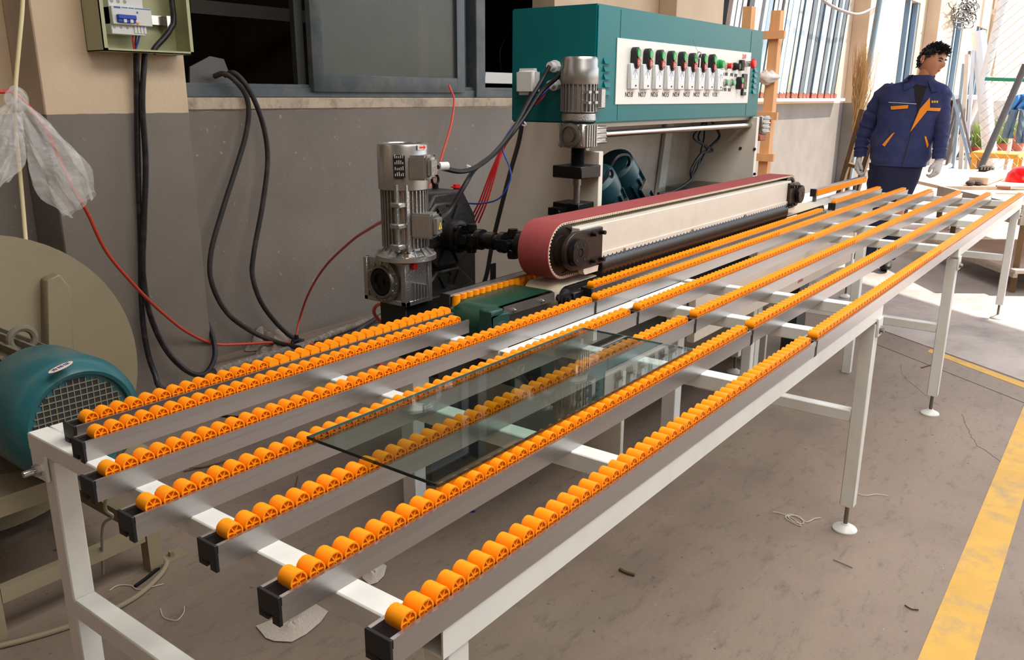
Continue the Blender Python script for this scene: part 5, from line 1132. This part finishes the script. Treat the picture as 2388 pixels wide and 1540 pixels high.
# potted plants
m_terra = mat('terracotta', (196, 104, 76), .8, var=.1); m_grass = mat('yellow_green_leaves', (150, 170, 84), .7, var=.25)
def pot(px, py, w, h, lab, hh, seed):
    w *= .8; hh *= .8
    p = foot_on(px, py); o = thing('potted_plant', lab, 'plant', p); rnd = random.Random(seed)
    MB().lathe([(w*.36, 0), (w*.48, h*.85), (w*.52, h*.86), (w*.52, h), (w*.44, h), (w*.42, h*.85), (0, h*.85)], p, (0, 0, 1), 20).build('pot', m_terra, o)
    g = MB()
    for k in range(160):
        a_ = rnd.uniform(0, 6.28); r_ = rnd.uniform(0, w*.4); s = p+Vector((math.cos(a_)*r_, math.sin(a_)*r_, h*.8)); L_ = rnd.uniform(.5, 1)*hh; sp_ = rnd.uniform(.1, .6)
        g.tube([s, s+Vector((math.cos(a_)*sp_*L_*.4, math.sin(a_)*sp_*L_*.4, L_*.6)), s+Vector((math.cos(a_)*sp_*L_, math.sin(a_)*sp_*L_, L_*.85))], [.012, .010, .002], 3, caps=False)
    tag(g.build('grass_leaves', m_grass, o, weld=False), kind='stuff')
pot(2290, 372, .70, .30, 'low terracotta trough of yellow green grass by the fence', 1.0, 1); pot(2328, 368, .55, .35, 'round terracotta pot of tall grass by the fence', 1.1, 2); pot(2362, 352, .75, .55, 'large square terracotta pot at the fence foot', .35, 3)
# clothes on the fence
bc = thing('blue_jacket', 'light blue work jacket hung over the fence', 'clothing', PX(2370, 262, 17.12))
MB().grid(lambda a, h: PX(2352+a*50+6*math.sin(h*5), 224+h*(42-16*a)+4*math.sin(a*9), 17.12)+Vector((.06*math.sin(a*14+h*3), 0, 0)), 20, 12).build('cloth', mat('light_blue_cloth', (86, 150, 204), .9, bump=.4, bscale=30), bc, solid=.03)
jn_ = thing('grey_trousers', 'blue grey trousers hung below the blue jacket', 'clothing', PX(2370, 330, 17.1))
MB().grid(lambda a, h: PX(2356-16*h+a*20, 256+h*66, 17.1)+Vector((.05*math.sin(a*9+h*3), 0, 0)), 10, 14).build('trouser_leg', mat('blue_grey_denim', (110, 128, 138), .9), jn_, solid=.04)
MB().grid(lambda a, h: PX(2378-4*h+a*18, 256+h*78, 17.1)+Vector((.05*math.sin(a*9+h*3), 0, 0)), 10, 14).build('trouser_leg', MATS['blue_grey_denim'], jn_, solid=.04)
# orange stool
os_ = thing('orange_stool', 'low orange stool in front of the plant pots', 'stool', PZ(2310, 408, GZ))
p = PZ(2310, 408, GZ); MB().box(p.x-.3, p.x+.5, p.y-.45, p.y+.35, .36, .46).build('seat', mat('orange_board', (240, 166, 60), .6), os_, bevel=.02)
for sx in (-.24, .42):
    for sy in (-.40, .28): MB().box(p.x+sx-.04, p.x+sx+.04, p.y+sy-.04, p.y+sy+.04, GZ, .36).build('leg', MATS['orange_board'], os_)
# ================================================================ work cart
A = Vector((7.10, .66, 0)); B = Vector((8.18, 1.43, 0)); e1 = (B-A).normalized(); e2 = Vector((e1.y, -e1.x, 0))
ct = thing('work_cart', 'low steel work cart topped with pale boards', 'cart', Vector((7.9, .5, GZ)))
m_dirtysteel = mat('dusty_steel_plate', (176, 164, 150), .6, .3, var=.15, dirt=(110, 96, 84), dirt_amt=.5, dscale=5)
m_ply = mat('pale_plywood', (226, 200, 174), .8, var=.08, dirt=(190, 160, 130), dirt_amt=.4, dscale=3)
ZT = .66
def slab(o, u0, u1, v0, v1, z0, z1): return MB().prism([o+e1*u0+e2*v0+Vector((0, 0, z0)), o+e1*u1+e2*v0+Vector((0, 0, z0)), o+e1*u1+e2*v1+Vector((0, 0, z0)), o+e1*u0+e2*v1+Vector((0, 0, z0))], (0, 0, z1-z0))
Lc = (B-A).length
slab(A, 0, Lc, 0, 1.5, ZT-.03, ZT).build('deck', m_ply, ct); slab(A, 0, Lc, -.02, .02, ZT-.12, ZT+.03).build('side_lip', m_dirtysteel, ct); slab(A, Lc-.03, Lc, 0, 1.5, ZT-.12, ZT+.03).build('side_lip', m_dirtysteel, ct)
slab(A, -.1, Lc, -.05, 1.5, .20, .225).build('lower_shelf', mat('grey_plywood', (188, 172, 158), .8, var=.15, scale=2), ct); slab(A, -.1, Lc, -.06, -.03, .17, .20).build('shelf_rail', m_dirtysteel, ct)
for u, v in ((.02, .02), (Lc-.02, .02), (.02, 1.45), (Lc-.02, 1.45)): q = A+e1*u+e2*v; MB().box(q.x-.02, q.x+.02, q.y-.02, q.y+.02, GZ, ZT-.03).build('leg', m_oldwood if v < 1 else m_dullsteel, ct)
bt_ = thing('board_table', 'long pale board table standing behind the work cart', 'table', A+e1*2.3+e2*.9+Vector((0, 0, GZ)))
slab(A, Lc+.02, 3.5, .15, 1.7, ZT-.03, ZT).build('top', m_ply, bt_)
for u, v in ((Lc+.1, .22), (3.4, .22), (Lc+.1, 1.6), (3.4, 1.6)): q = A+e1*u+e2*v; MB().box(q.x-.02, q.x+.02, q.y-.02, q.y+.02, GZ, ZT-.03).build('leg', m_oldwood, bt_)
def on_cart(px, py): return PZ(px, py, ZT)
# things on the cart
hm = on_cart(2385, 424)
hl = thing('safety_helmet', 'shiny red safety helmet lying on the work cart', 'helmet', hm)
MB().lathe([(.155, 0), (.150, .03), (.130, .09), (.085, .135), (.03, .150), (0, .152)], hm, (-.15, .1, 1), 32, caps=False).build('shell', mat('glossy_red_shell', (236, 30, 36), .2), hl, solid=.004); MB().lathe([(.15, .0), (.175, -.004), (.175, .004), (.15, .008)], hm+Vector((0, 0, .004)), (-.15, .1, 1), 32, caps=False).build('brim', MATS['glossy_red_shell'], hl)
p0_, p1_ = on_cart(2280, 432), on_cart(2370, 400)
bpk = MB().bar(p0_+Vector((0, 0, .04)), p0_+(p1_-p0_).normalized()*1.0+Vector((0, 0, .04)), .16, .06)
tag(bpk.build('timber_plank', m_ply, org=p0_), 'pale timber plank lying across the work cart deck', 'plank')
hmr = thing('hammer', 'wooden handled hammer on the edge of the work cart', 'hammer', on_cart(2328, 445))
q = on_cart(2322, 443); MB().cyl(q+Vector((0, 0, .02)), q+Vector((.05, -.10, .02)), .022, .018, n=12).build('handle', mat('brown_handle', (130, 84, 56), .5), hmr); MB().bar(q+Vector((.05, -.10, .02)), q+Vector((.12, -.28, .02)), .014, .014).build('shank', m_steel, hmr)
p0_ = on_cart(2322, 452); tag(MB().cyl(p0_+Vector((0, 0, .015)), p0_+Vector((.1, -.26, .015)), .014, n=10).build('plastic_tube', m_pvc, org=p0_), 'short white plastic tube beside the hammer on the cart', 'tube')
q = on_cart(2295, 400); tb_ = thing('tool_block', 'black and silver toothed clamp block on the cart', 'tool', q)
MB().box(q.x-.06, q.x+.06, q.y-.09, q.y+.05, ZT, ZT+.05).build('block', m_black, tb_, bevel=.005)
for k in range(4): MB().box(q.x-.065, q.x+.065, q.y-.08+k*.03, q.y-.065+k*.03, ZT+.02, ZT+.065).build('tooth', m_dullsteel, tb_)
q = on_cart(2262, 433); tag(MB().ball(q+Vector((0, 0, .025)), .05, 10, (1.6, .8, .5)).ball(q+Vector((.05, -.06, .02)), .04, 8, (1, 1, .5)).build('oily_rag', mat('oily_black_rag', (58, 46, 42), .9, var=.3, bump=.6), org=q), 'oily dark rag wadded against the timber plank', 'cloth')
# white plastic sheet scraps and pipe offcut beyond the tables
q = PZ(2205, 536, GZ); tag(MB().lathe([(.035, 0), (.045, 0), (.045, .22), (.035, .22), (.035, 0)], q+Vector((0, 0, .045)), (.9, -.4, 0), 20, caps=False).build('pipe_offcut', m_pvc, org=q), 'short white pipe offcut lying on the yard slab', 'pipe')
q = PZ(2130, 470, GZ); scrap([(2108, 478), (2128, 458), (2165, 452), (2188, 462), (2170, 478), (2130, 486)], 'crumpled pale blue plastic film on the yard ground', 'plastic_film', .10, mat('pale_blue_film', (200, 210, 232), .4), 'plastic film')
scrap([(2085, 500), (2110, 492), (2135, 498), (2120, 512), (2095, 514)], 'small white plastic film scrap beneath the far table', 'plastic_film', .05, MATS['pale_blue_film'], 'plastic film')
# ================================================================ worker
from mathutils.bvhtree import BVHTree
PXD = 7.30
pr_ = thing('person', 'worker in navy jacket with orange trim and white gloves, head turned aside', 'person', Vector((7.32, 1.78, GZ)))
m_skin = mat('skin', (190, 132, 100), .5, var=.05, bump=.05, bscale=200)
m_navy = mat('navy_workwear', (42, 50, 94), .85, var=.14, scale=9, bump=.9, bscale=13, dirt=(92, 92, 104), dirt_amt=.25, dscale=7)
m_navy2 = mat('dark_navy_trousers', (26, 30, 58), .85, var=.12, scale=9, bump=.35, bscale=24)
m_hair = mat('black_hair', (20, 19, 21), .5, var=.2)
m_glove = mat('grey_white_knit_glove', (214, 210, 206), .95, var=.08, bump=.5, bscale=300, dirt=(120, 116, 114), dirt_amt=.5, dscale=14)
m_shirt = mat('black_tshirt', (30, 28, 30), .9)
m_otrim = mat('orange_trim_cloth', (240, 142, 36), .85, var=.06)
def q_(px, py, dx=0.0): return PX(px, py, PXD+dx)
FT = Vector((-.94, -.34, 0)).normalized(); RT = Vector((FT.y*-1, FT.x, 0)); RT = RT if RT.y < 0 else -RT
def loft(secs, n=36, wr=0.0, seed=0, cap=True):
    """secs: (centre, half width, half depth)"""
    rnd = random.Random(seed); ph = [rnd.uniform(0, 6.28) for _ in range(4)]; S = []
    cs = spline([s[0] for s in secs], 5); ab = spline([Vector((s[1], s[2], 0)) for s in secs], 5); b = MB(); vs = []
    for k, (c, w) in enumerate(zip(cs, ab)):
        for i in range(n):
            t = 2*math.pi*i/n; e = .8
            x = math.copysign(abs(math.cos(t))**e, math.cos(t)); y = math.copysign(abs(math.sin(t))**e, math.sin(t))
            f = 1+wr*(math.sin(k*1.1+t*2+ph[0])*.5+math.sin(k*.7-t*3+ph[1])*.5)
            vs.append(c+RT*(x*w.x*f)+FT*(y*w.y*f))
    m = len(cs); fs = [(k*n+i, k*n+(i+1) % n, (k+1)*n+(i+1) % n, (k+1)*n+i) for k in range(m-1) for i in range(n)]
    if cap: fs += [tuple(range(n))[::-1], tuple(range((m-1)*n, m*n))]
    return b.add(vs, fs)
def limb(pts, rs, wr=.05, seed=0, n=16, sub=6):
    rnd = random.Random(seed); ph = rnd.uniform(0, 6); s = spline(pts, sub); r = [v.x for v in spline([Vector((x, 0, 0)) for x in rs], sub)]
    r = [x*(1+wr*math.sin(i*1.9+ph)+wr*.6*math.sin(i*3.1)) for i, x in enumerate(r)]
    return MB().tube(s, r, n)
# ---- body: one continuous skinned figure under the clothes
def skin(verts, edges, root=0, lv=2):
    me = bpy.data.meshes.new('b'); me.from_pydata([v[0] for v in verts], edges, []); o = bpy.data.objects.new('b', me); COL.objects.link(o)
    md = o.modifiers.new('s', 'SKIN'); md.use_smooth_shade = True
    for i, v in enumerate(verts):
        sv = me.skin_vertices[0].data[i]; sv.radius = (v[1], v[1]); sv.use_root = (i == root)
    ss = o.modifiers.new('u', 'SUBSURF'); ss.levels = ss.render_levels = lv
    dg = bpy.context.evaluated_depsgraph_get(); dg.update(); out = bpy.data.meshes.new_from_object(o.evaluated_get(dg)); bpy.data.objects.remove(o); return out
sh_l, sh_r = q_(2070, 212), q_(2192, 214, .03)
el_l, el_r = q_(2026, 296, .03), q_(2197, 292, .04)
wr_l, wr_r = q_(2006, 362, -.02), q_(2189, 364, -.03)
V = [(q_(2094, 396), .12), (q_(2104, 330), .115), (q_(2122, 260), .125), (q_(2138, 214), .09), (q_(2152, 190, .0), .055), (q_(2163, 168), .058), (q_(2172, 150), .07),
     (sh_l, .055), (el_l, .042), (wr_l, .03), (sh_r, .055), (el_r, .042), (wr_r, .03),
     (q_(2064, 412), .085), (q_(2044, 505, -.04), .06), (q_(2014, 598, .04), .045), (q_(2108, 412), .085), (q_(2086, 520, .02), .06), (q_(2066, 592, .10), .045)]
E_ = [(0, 1), (1, 2), (2, 3), (3, 4), (4, 5), (5, 6), (3, 7), (7, 8), (8, 9), (3, 10), (10, 11), (11, 12), (0, 13), (13, 14), (14, 15), (0, 16), (16, 17), (17, 18)]
bme = skin(V, E_)
# head joined into the same mesh
F = Vector((-.46, -.86, -.16)).normalized(); U = (Vector((.10, -.16, 1))-F*Vector((.10, -.16, 1)).dot(F)).normalized(); SD = F.cross(U)
HC = q_(2174, 143); AF, AS, AU = .096, .076, .116
def g(x, s): return math.exp(-(x/s)**2)
def headpt(df, ds, du, off=0.0):
    w = 1-.30*max(0, -du)**1.5*(1 if df > -.2 else .5); r = Vector((df*AF, ds*AS*w, du*AU))
    if df > 0:
        r.x += .030*g(ds, .17)*g(du+.12, .20)*df+.006*g(ds, .10)*g(du+.26, .1)      # nose
        r.x += .008*g(ds, .30)*g(du+.50, .12)                                       # lips
        r.x += .012*g(ds, .35)*g(du+.85, .20)                                       # chin
        r.x += .005*g(abs(ds)-.35, .2)*g(du-.25, .10)-.007*g(abs(ds)-.36, .14)*g(du-.06, .10)   # brow, eye socket
        r.x += .004*g(abs(ds)-.55, .2)*g(du+.15, .2)                                # cheek
    if df < 0: r.x -= .006*g(du-.2, .5)
    k = 1+off/r.length; r = r*k
    return HC+F*r.x+SD*r.y+U*r.z
def sph(a, h): th = a*2*math.pi; p = h*math.pi; return math.cos(th)*math.sin(p), math.sin(th)*math.sin(p), math.cos(p)
hd = MB().grid(lambda a, h: headpt(*sph(a, h)), 56, 44); hme = hd.mesh('h', None)
bb = bmesh.new(); bb.from_mesh(bme); bb.from_mesh(hme); org = WORG[pr_.name]
bmesh.ops.translate(bb, verts=bb.verts, vec=-org)
for f_ in bb.faces: f_.smooth = True
me = bpy.data.meshes.new('body'); bb.to_mesh(me); bb.free(); me.materials.append(m_skin); body = link('body', me, pr_, org)
# face
def on_face(ds, du, off=.001):
    df = math.sqrt(max(0, 1-ds*ds-du*du)); return headpt(df, ds, du, off)
for s in (-1, 1):
    MB().tube([on_face(s*x, .07+y, .0015) for x, y in ((.20, -.01), (.30, .02), (.40, .02), (.50, -.02))], [.0015, .0055, .0055, .0015], 6).build('eye', mat('dark_eye', (34, 24, 22), .3), pr_)
    MB().tube([on_face(s*x, .22+y, .003) for x, y in ((.14, -.02), (.30, .03), (.46, .02), (.56, -.03))], [.003, .0055, .005, .002], 6).build('eyebrow', m_hair, pr_)
    ec = headpt(-.10, s*.995, -.02, .004)
    MB().grid(lambda a, h: ec+(F*math.cos(a*6.283)*.017+U*(math.sin(a*6.283)*.031))*math.sin(h*1.57+.0)+SD*s*(.006+.010*math.sin(h*3.14))-F*.004, 20, 8).build('ear', m_skin, pr_, solid=.004)
MB().tube([on_face(x, -.50+.03*abs(x)*2, .002) for x in (-.22, -.1, 0, .1, .22)], [.001, .0045, .0055, .0045, .001], 6).build('mouth', mat('lips', (158, 90, 76), .5), pr_)
# hair: cap plus tufts
rnd = random.Random(5); hb_ = MB(); nu, nv = 56, 44
def hairy(df, ds, du): return du > .52+.10*math.sin(ds*9) if df > .50 else (du > .34-.2*(df < .28)-.15*(df < .14) if df > -.02 else (du > -.05 if df > -.25 else du > -.50))
vid = {}
for j in range(nv):
    for i in range(nu):
        c4 = [sph((i+a)/nu, (j+c)/nv) for a, c in ((0, 0), (1, 0), (1, 1), (0, 1))]
        m4 = tuple(sum(x[k] for x in c4)/4 for k in range(3))
        if hairy(*m4): hb_.add([headpt(*x, .013+.007*math.sin(x[0]*17+x[1]*13)*math.sin(x[2]*15)) for x in c4], [(0, 1, 2, 3)])
for k in range(420):
    d = Vector((rnd.gauss(0, 1), rnd.gauss(0, 1), rnd.gauss(.5, 1))).normalized()
    if not hairy(d.x, d.y, d.z): continue
    p0 = headpt(d.x, d.y, d.z, .008); dirn = (F*d.x+SD*d.y+U*d.z).normalized(); tang = (F*.7+U*rnd.uniform(-.3, .5)+SD*rnd.uniform(-.6, .6)).normalized()
    hb_.tube([p0, p0+dirn*.014+tang*.010, p0+dirn*.018+tang*.030], [.006, .005, .0008], 4)
hb_.build('hair', m_hair, pr_, weld=True, sharp=70)
# ---- clothes
px = 1/288.
jk = loft([(q_(2150, 176), 25*px, .065), (q_(2146, 190), 31*px, .075), (q_(2140, 199), 56*px, .085), (q_(2135, 213), 70*px, .105), (q_(2130, 245), 69*px, .125), (q_(2112, 290), 62*px, .130), (q_(2102, 335), 64*px, .135), (q_(2097, 368), 61*px, .135), (q_(2096, 386), 55*px, .125)], wr=.05, seed=3, cap=False)
jacket = jk.build('jacket', m_navy, pr_, solid=-.006)
bv = BVHTree.FromPolygons([tuple(v) for v in jk.v], jk.f)
sl_l = limb([q_(2086, 212), q_(2064, 222), q_(2040, 262, .02), q_(2022, 300, .03), q_(2010, 335, .01), q_(2007, 358, -.02)], [.066, .076, .076, .068, .056, .050], .07, 1); sl_l.build('sleeve', m_navy, pr_)
sl_r = limb([q_(2180, 206, .03), q_(2192, 225, .03), q_(2196, 262, .04), q_(2196, 300, .04), q_(2192, 338, .0), q_(2190, 362, -.03)], [.060, .068, .064, .058, .052, .047], .07, 2); sl_r.build('sleeve', m_navy, pr_)
for a, r in ((q_(2007, 357, -.02), .047), (q_(2190, 361, -.03), .046)): MB().lathe([(r, -.02), (r+.005, -.02), (r+.005, .028), (r, .028)], a, (0, -.1, -1), 20, caps=False).build('cuff', m_navy, pr_)
tl = limb([q_(2066, 384), q_(2058, 425), q_(2046, 480, -.05), q_(2038, 525, -.03), q_(2022, 575, .02), q_(2010, 606, .03)], [.125, .118, .098, .086, .080, .076], .035, 3)
tr = limb([q_(2104, 384, .02), q_(2098, 425, .03), q_(2090, 480, .05), q_(2082, 530, .06), q_(2074, 572, .09), q_(2066, 600, .10)], [.122, .112, .095, .084, .078, .074], .035, 4)
tl.build('trouser_leg', m_navy2, pr_); tr.build('trouser_leg', m_navy2, pr_)
loft([(q_(2094, 374), 52*px, .115), (q_(2090, 395), 54*px, .12), (q_(2082, 432), 50*px, .115), (q_(2074, 458), 44*px, .105)], wr=.02, seed=6).build('trouser_seat', m_navy2, pr_)
for fx, fy, dx in ((2008, 612, .02), (2064, 606, .10)):
    p = q_(fx, fy, dx); p.z = GZ
    sh_ = MB().grid(lambda a, h: p+FT*(.13*math.cos(a*6.283)*math.sin(h*3.14)+.04)+RT*(.048*math.sin(a*6.283)*math.sin(h*3.14))+Vector((0, 0, max(.0, .055+.055*math.cos(h*3.14)*(1-.35*math.cos(a*6.283))))), 24, 14); sh_.build('shoe', mat('dark_shoe', (34, 32, 36), .6), pr_)
# collar, shirt, placket and pockets draped on the jacket
def hit(a, c):
    d = ray(a, c).normalized(); r = bv.ray_cast(EYE, d); return (r[0]-d*.006) if r[0] else q_(a, c, -.13)
def patch(name, c4, m, nu=8, nv=6, off=0.0, th=.004):
    (x0, y0), (x1, y1), (x2, y2), (x3, y3) = c4
    def fn(u, v): return hit((x0*(1-u)+x1*u)*(1-v)+(x3*(1-u)+x2*u)*v, (y0*(1-u)+y1*u)*(1-v)+(y3*(1-u)+y2*u)*v)+FT*off
    return MB().grid(fn, nu, nv).build(name, m, pr_, solid=-th)
patch('tshirt', [(2130, 196), (2162, 202), (2148, 240), (2139, 262)], m_shirt)
patch('placket', [(2144, 255), (2168, 228), (2168, 250), (2122, 308)], m_otrim, 10, 12, .008)
patch('collar_flap', [(2107, 186), (2127, 174), (2133, 200), (2106, 211)], m_navy, 6, 6, .016, .006)
patch('collar_flap', [(2163, 190), (2176, 192), (2186, 212), (2172, 216)], m_navy, 6, 6, .016, .006)
patch('pocket_flap', [(2077, 248), (2118, 245), (2117, 253), (2078, 256)], m_otrim, 8, 3, .005)
patch('pocket_flap', [(2162, 251), (2193, 252), (2191, 259), (2161, 258)], m_otrim, 8, 3, .005)
patch('pocket_trim', [(2080, 312), (2087, 308), (2063, 342), (2057, 338)], m_otrim, 4, 6, .005)
patch('pocket_trim', [(2155, 318), (2159, 318), (2165, 338), (2161, 345)], m_otrim, 4, 6, .005)
patch('seam_piping', [(2072, 238), (2137, 242), (2137, 243.2), (2072, 239.2)], mat('white_piping', (210, 212, 220), .7), 14, 1, .004, .003)
patch('zip', [(2138, 262), (2140, 262), (2104, 390), (2102, 390)], m_ink, 2, 20, .004, .003)
for k in range(3): patch('chest_badge', [(2172+k*5.5, 235), (2176+k*5.5, 235), (2176+k*5.5, 240), (2172+k*5.5, 240)], mat('yellow_stitch', (214, 178, 60), .7), 2, 2, .006, .002)
# ---- gloved hands with five fingers
def glove(wr, ax, pn, side, seed):
    """ax: direction down the hand, pn: back-of-hand normal, side: thumb direction"""
    ax = Vector(ax).normalized(); side = Vector(side).normalized(); pn = ax.cross(side).normalized()*(1 if ax.cross(side).dot(Vector(pn)) > 0 else -1)
    b = MB(); rnd = random.Random(seed)
    b.grid(lambda a, h: wr+ax*(.105*h-.012)+side*math.cos(a*6.283)*(.030+.014*math.sin(h*3.0))+pn*math.sin(a*6.283)*(.020+.004*math.sin(h*3)), 20, 12)
    b.ball(wr+ax*.09, .024, 10)
    for i, (o, L) in enumerate(((.030, .070), (.010, .080), (-.010, .074), (-.029, .058))):
        base = wr+ax*.085+side*o; k1 = base+ax*L*.42-pn*.010; k2 = k1+ax*L*.22-pn*L*.36; tip = k2-ax*L*.10-pn*L*.26
        b.tube(spline([base-ax*.02, base, k1, k2, tip], 4), [.0115]*12+[.0105]*4+[.009], 8); b.ball(tip, .009, 8)
    tb0 = wr+ax*.025+side*.034; b.tube(spline([tb0-side*.015, tb0+side*.014+ax*.02-pn*.006, tb0+side*.016+ax*.048-pn*.022, tb0+side*.006+ax*.068-pn*.034], 4), [.014]*9+[.012]*3+[.010], 8)
    b.ball(tb0+side*.006+ax*.068-pn*.034, .010, 8)
    b.build('glove', m_glove, pr_, sharp=60)
glove(q_(2004, 367, -.03), (-.10, .05, -1), (.3, .9, 0), (-.85, -.35, 0), 1)
glove(q_(2190, 372, -.03), (-.10, .05, -1), (-.3, -.9, 0), (-.85, .45, 0), 2)
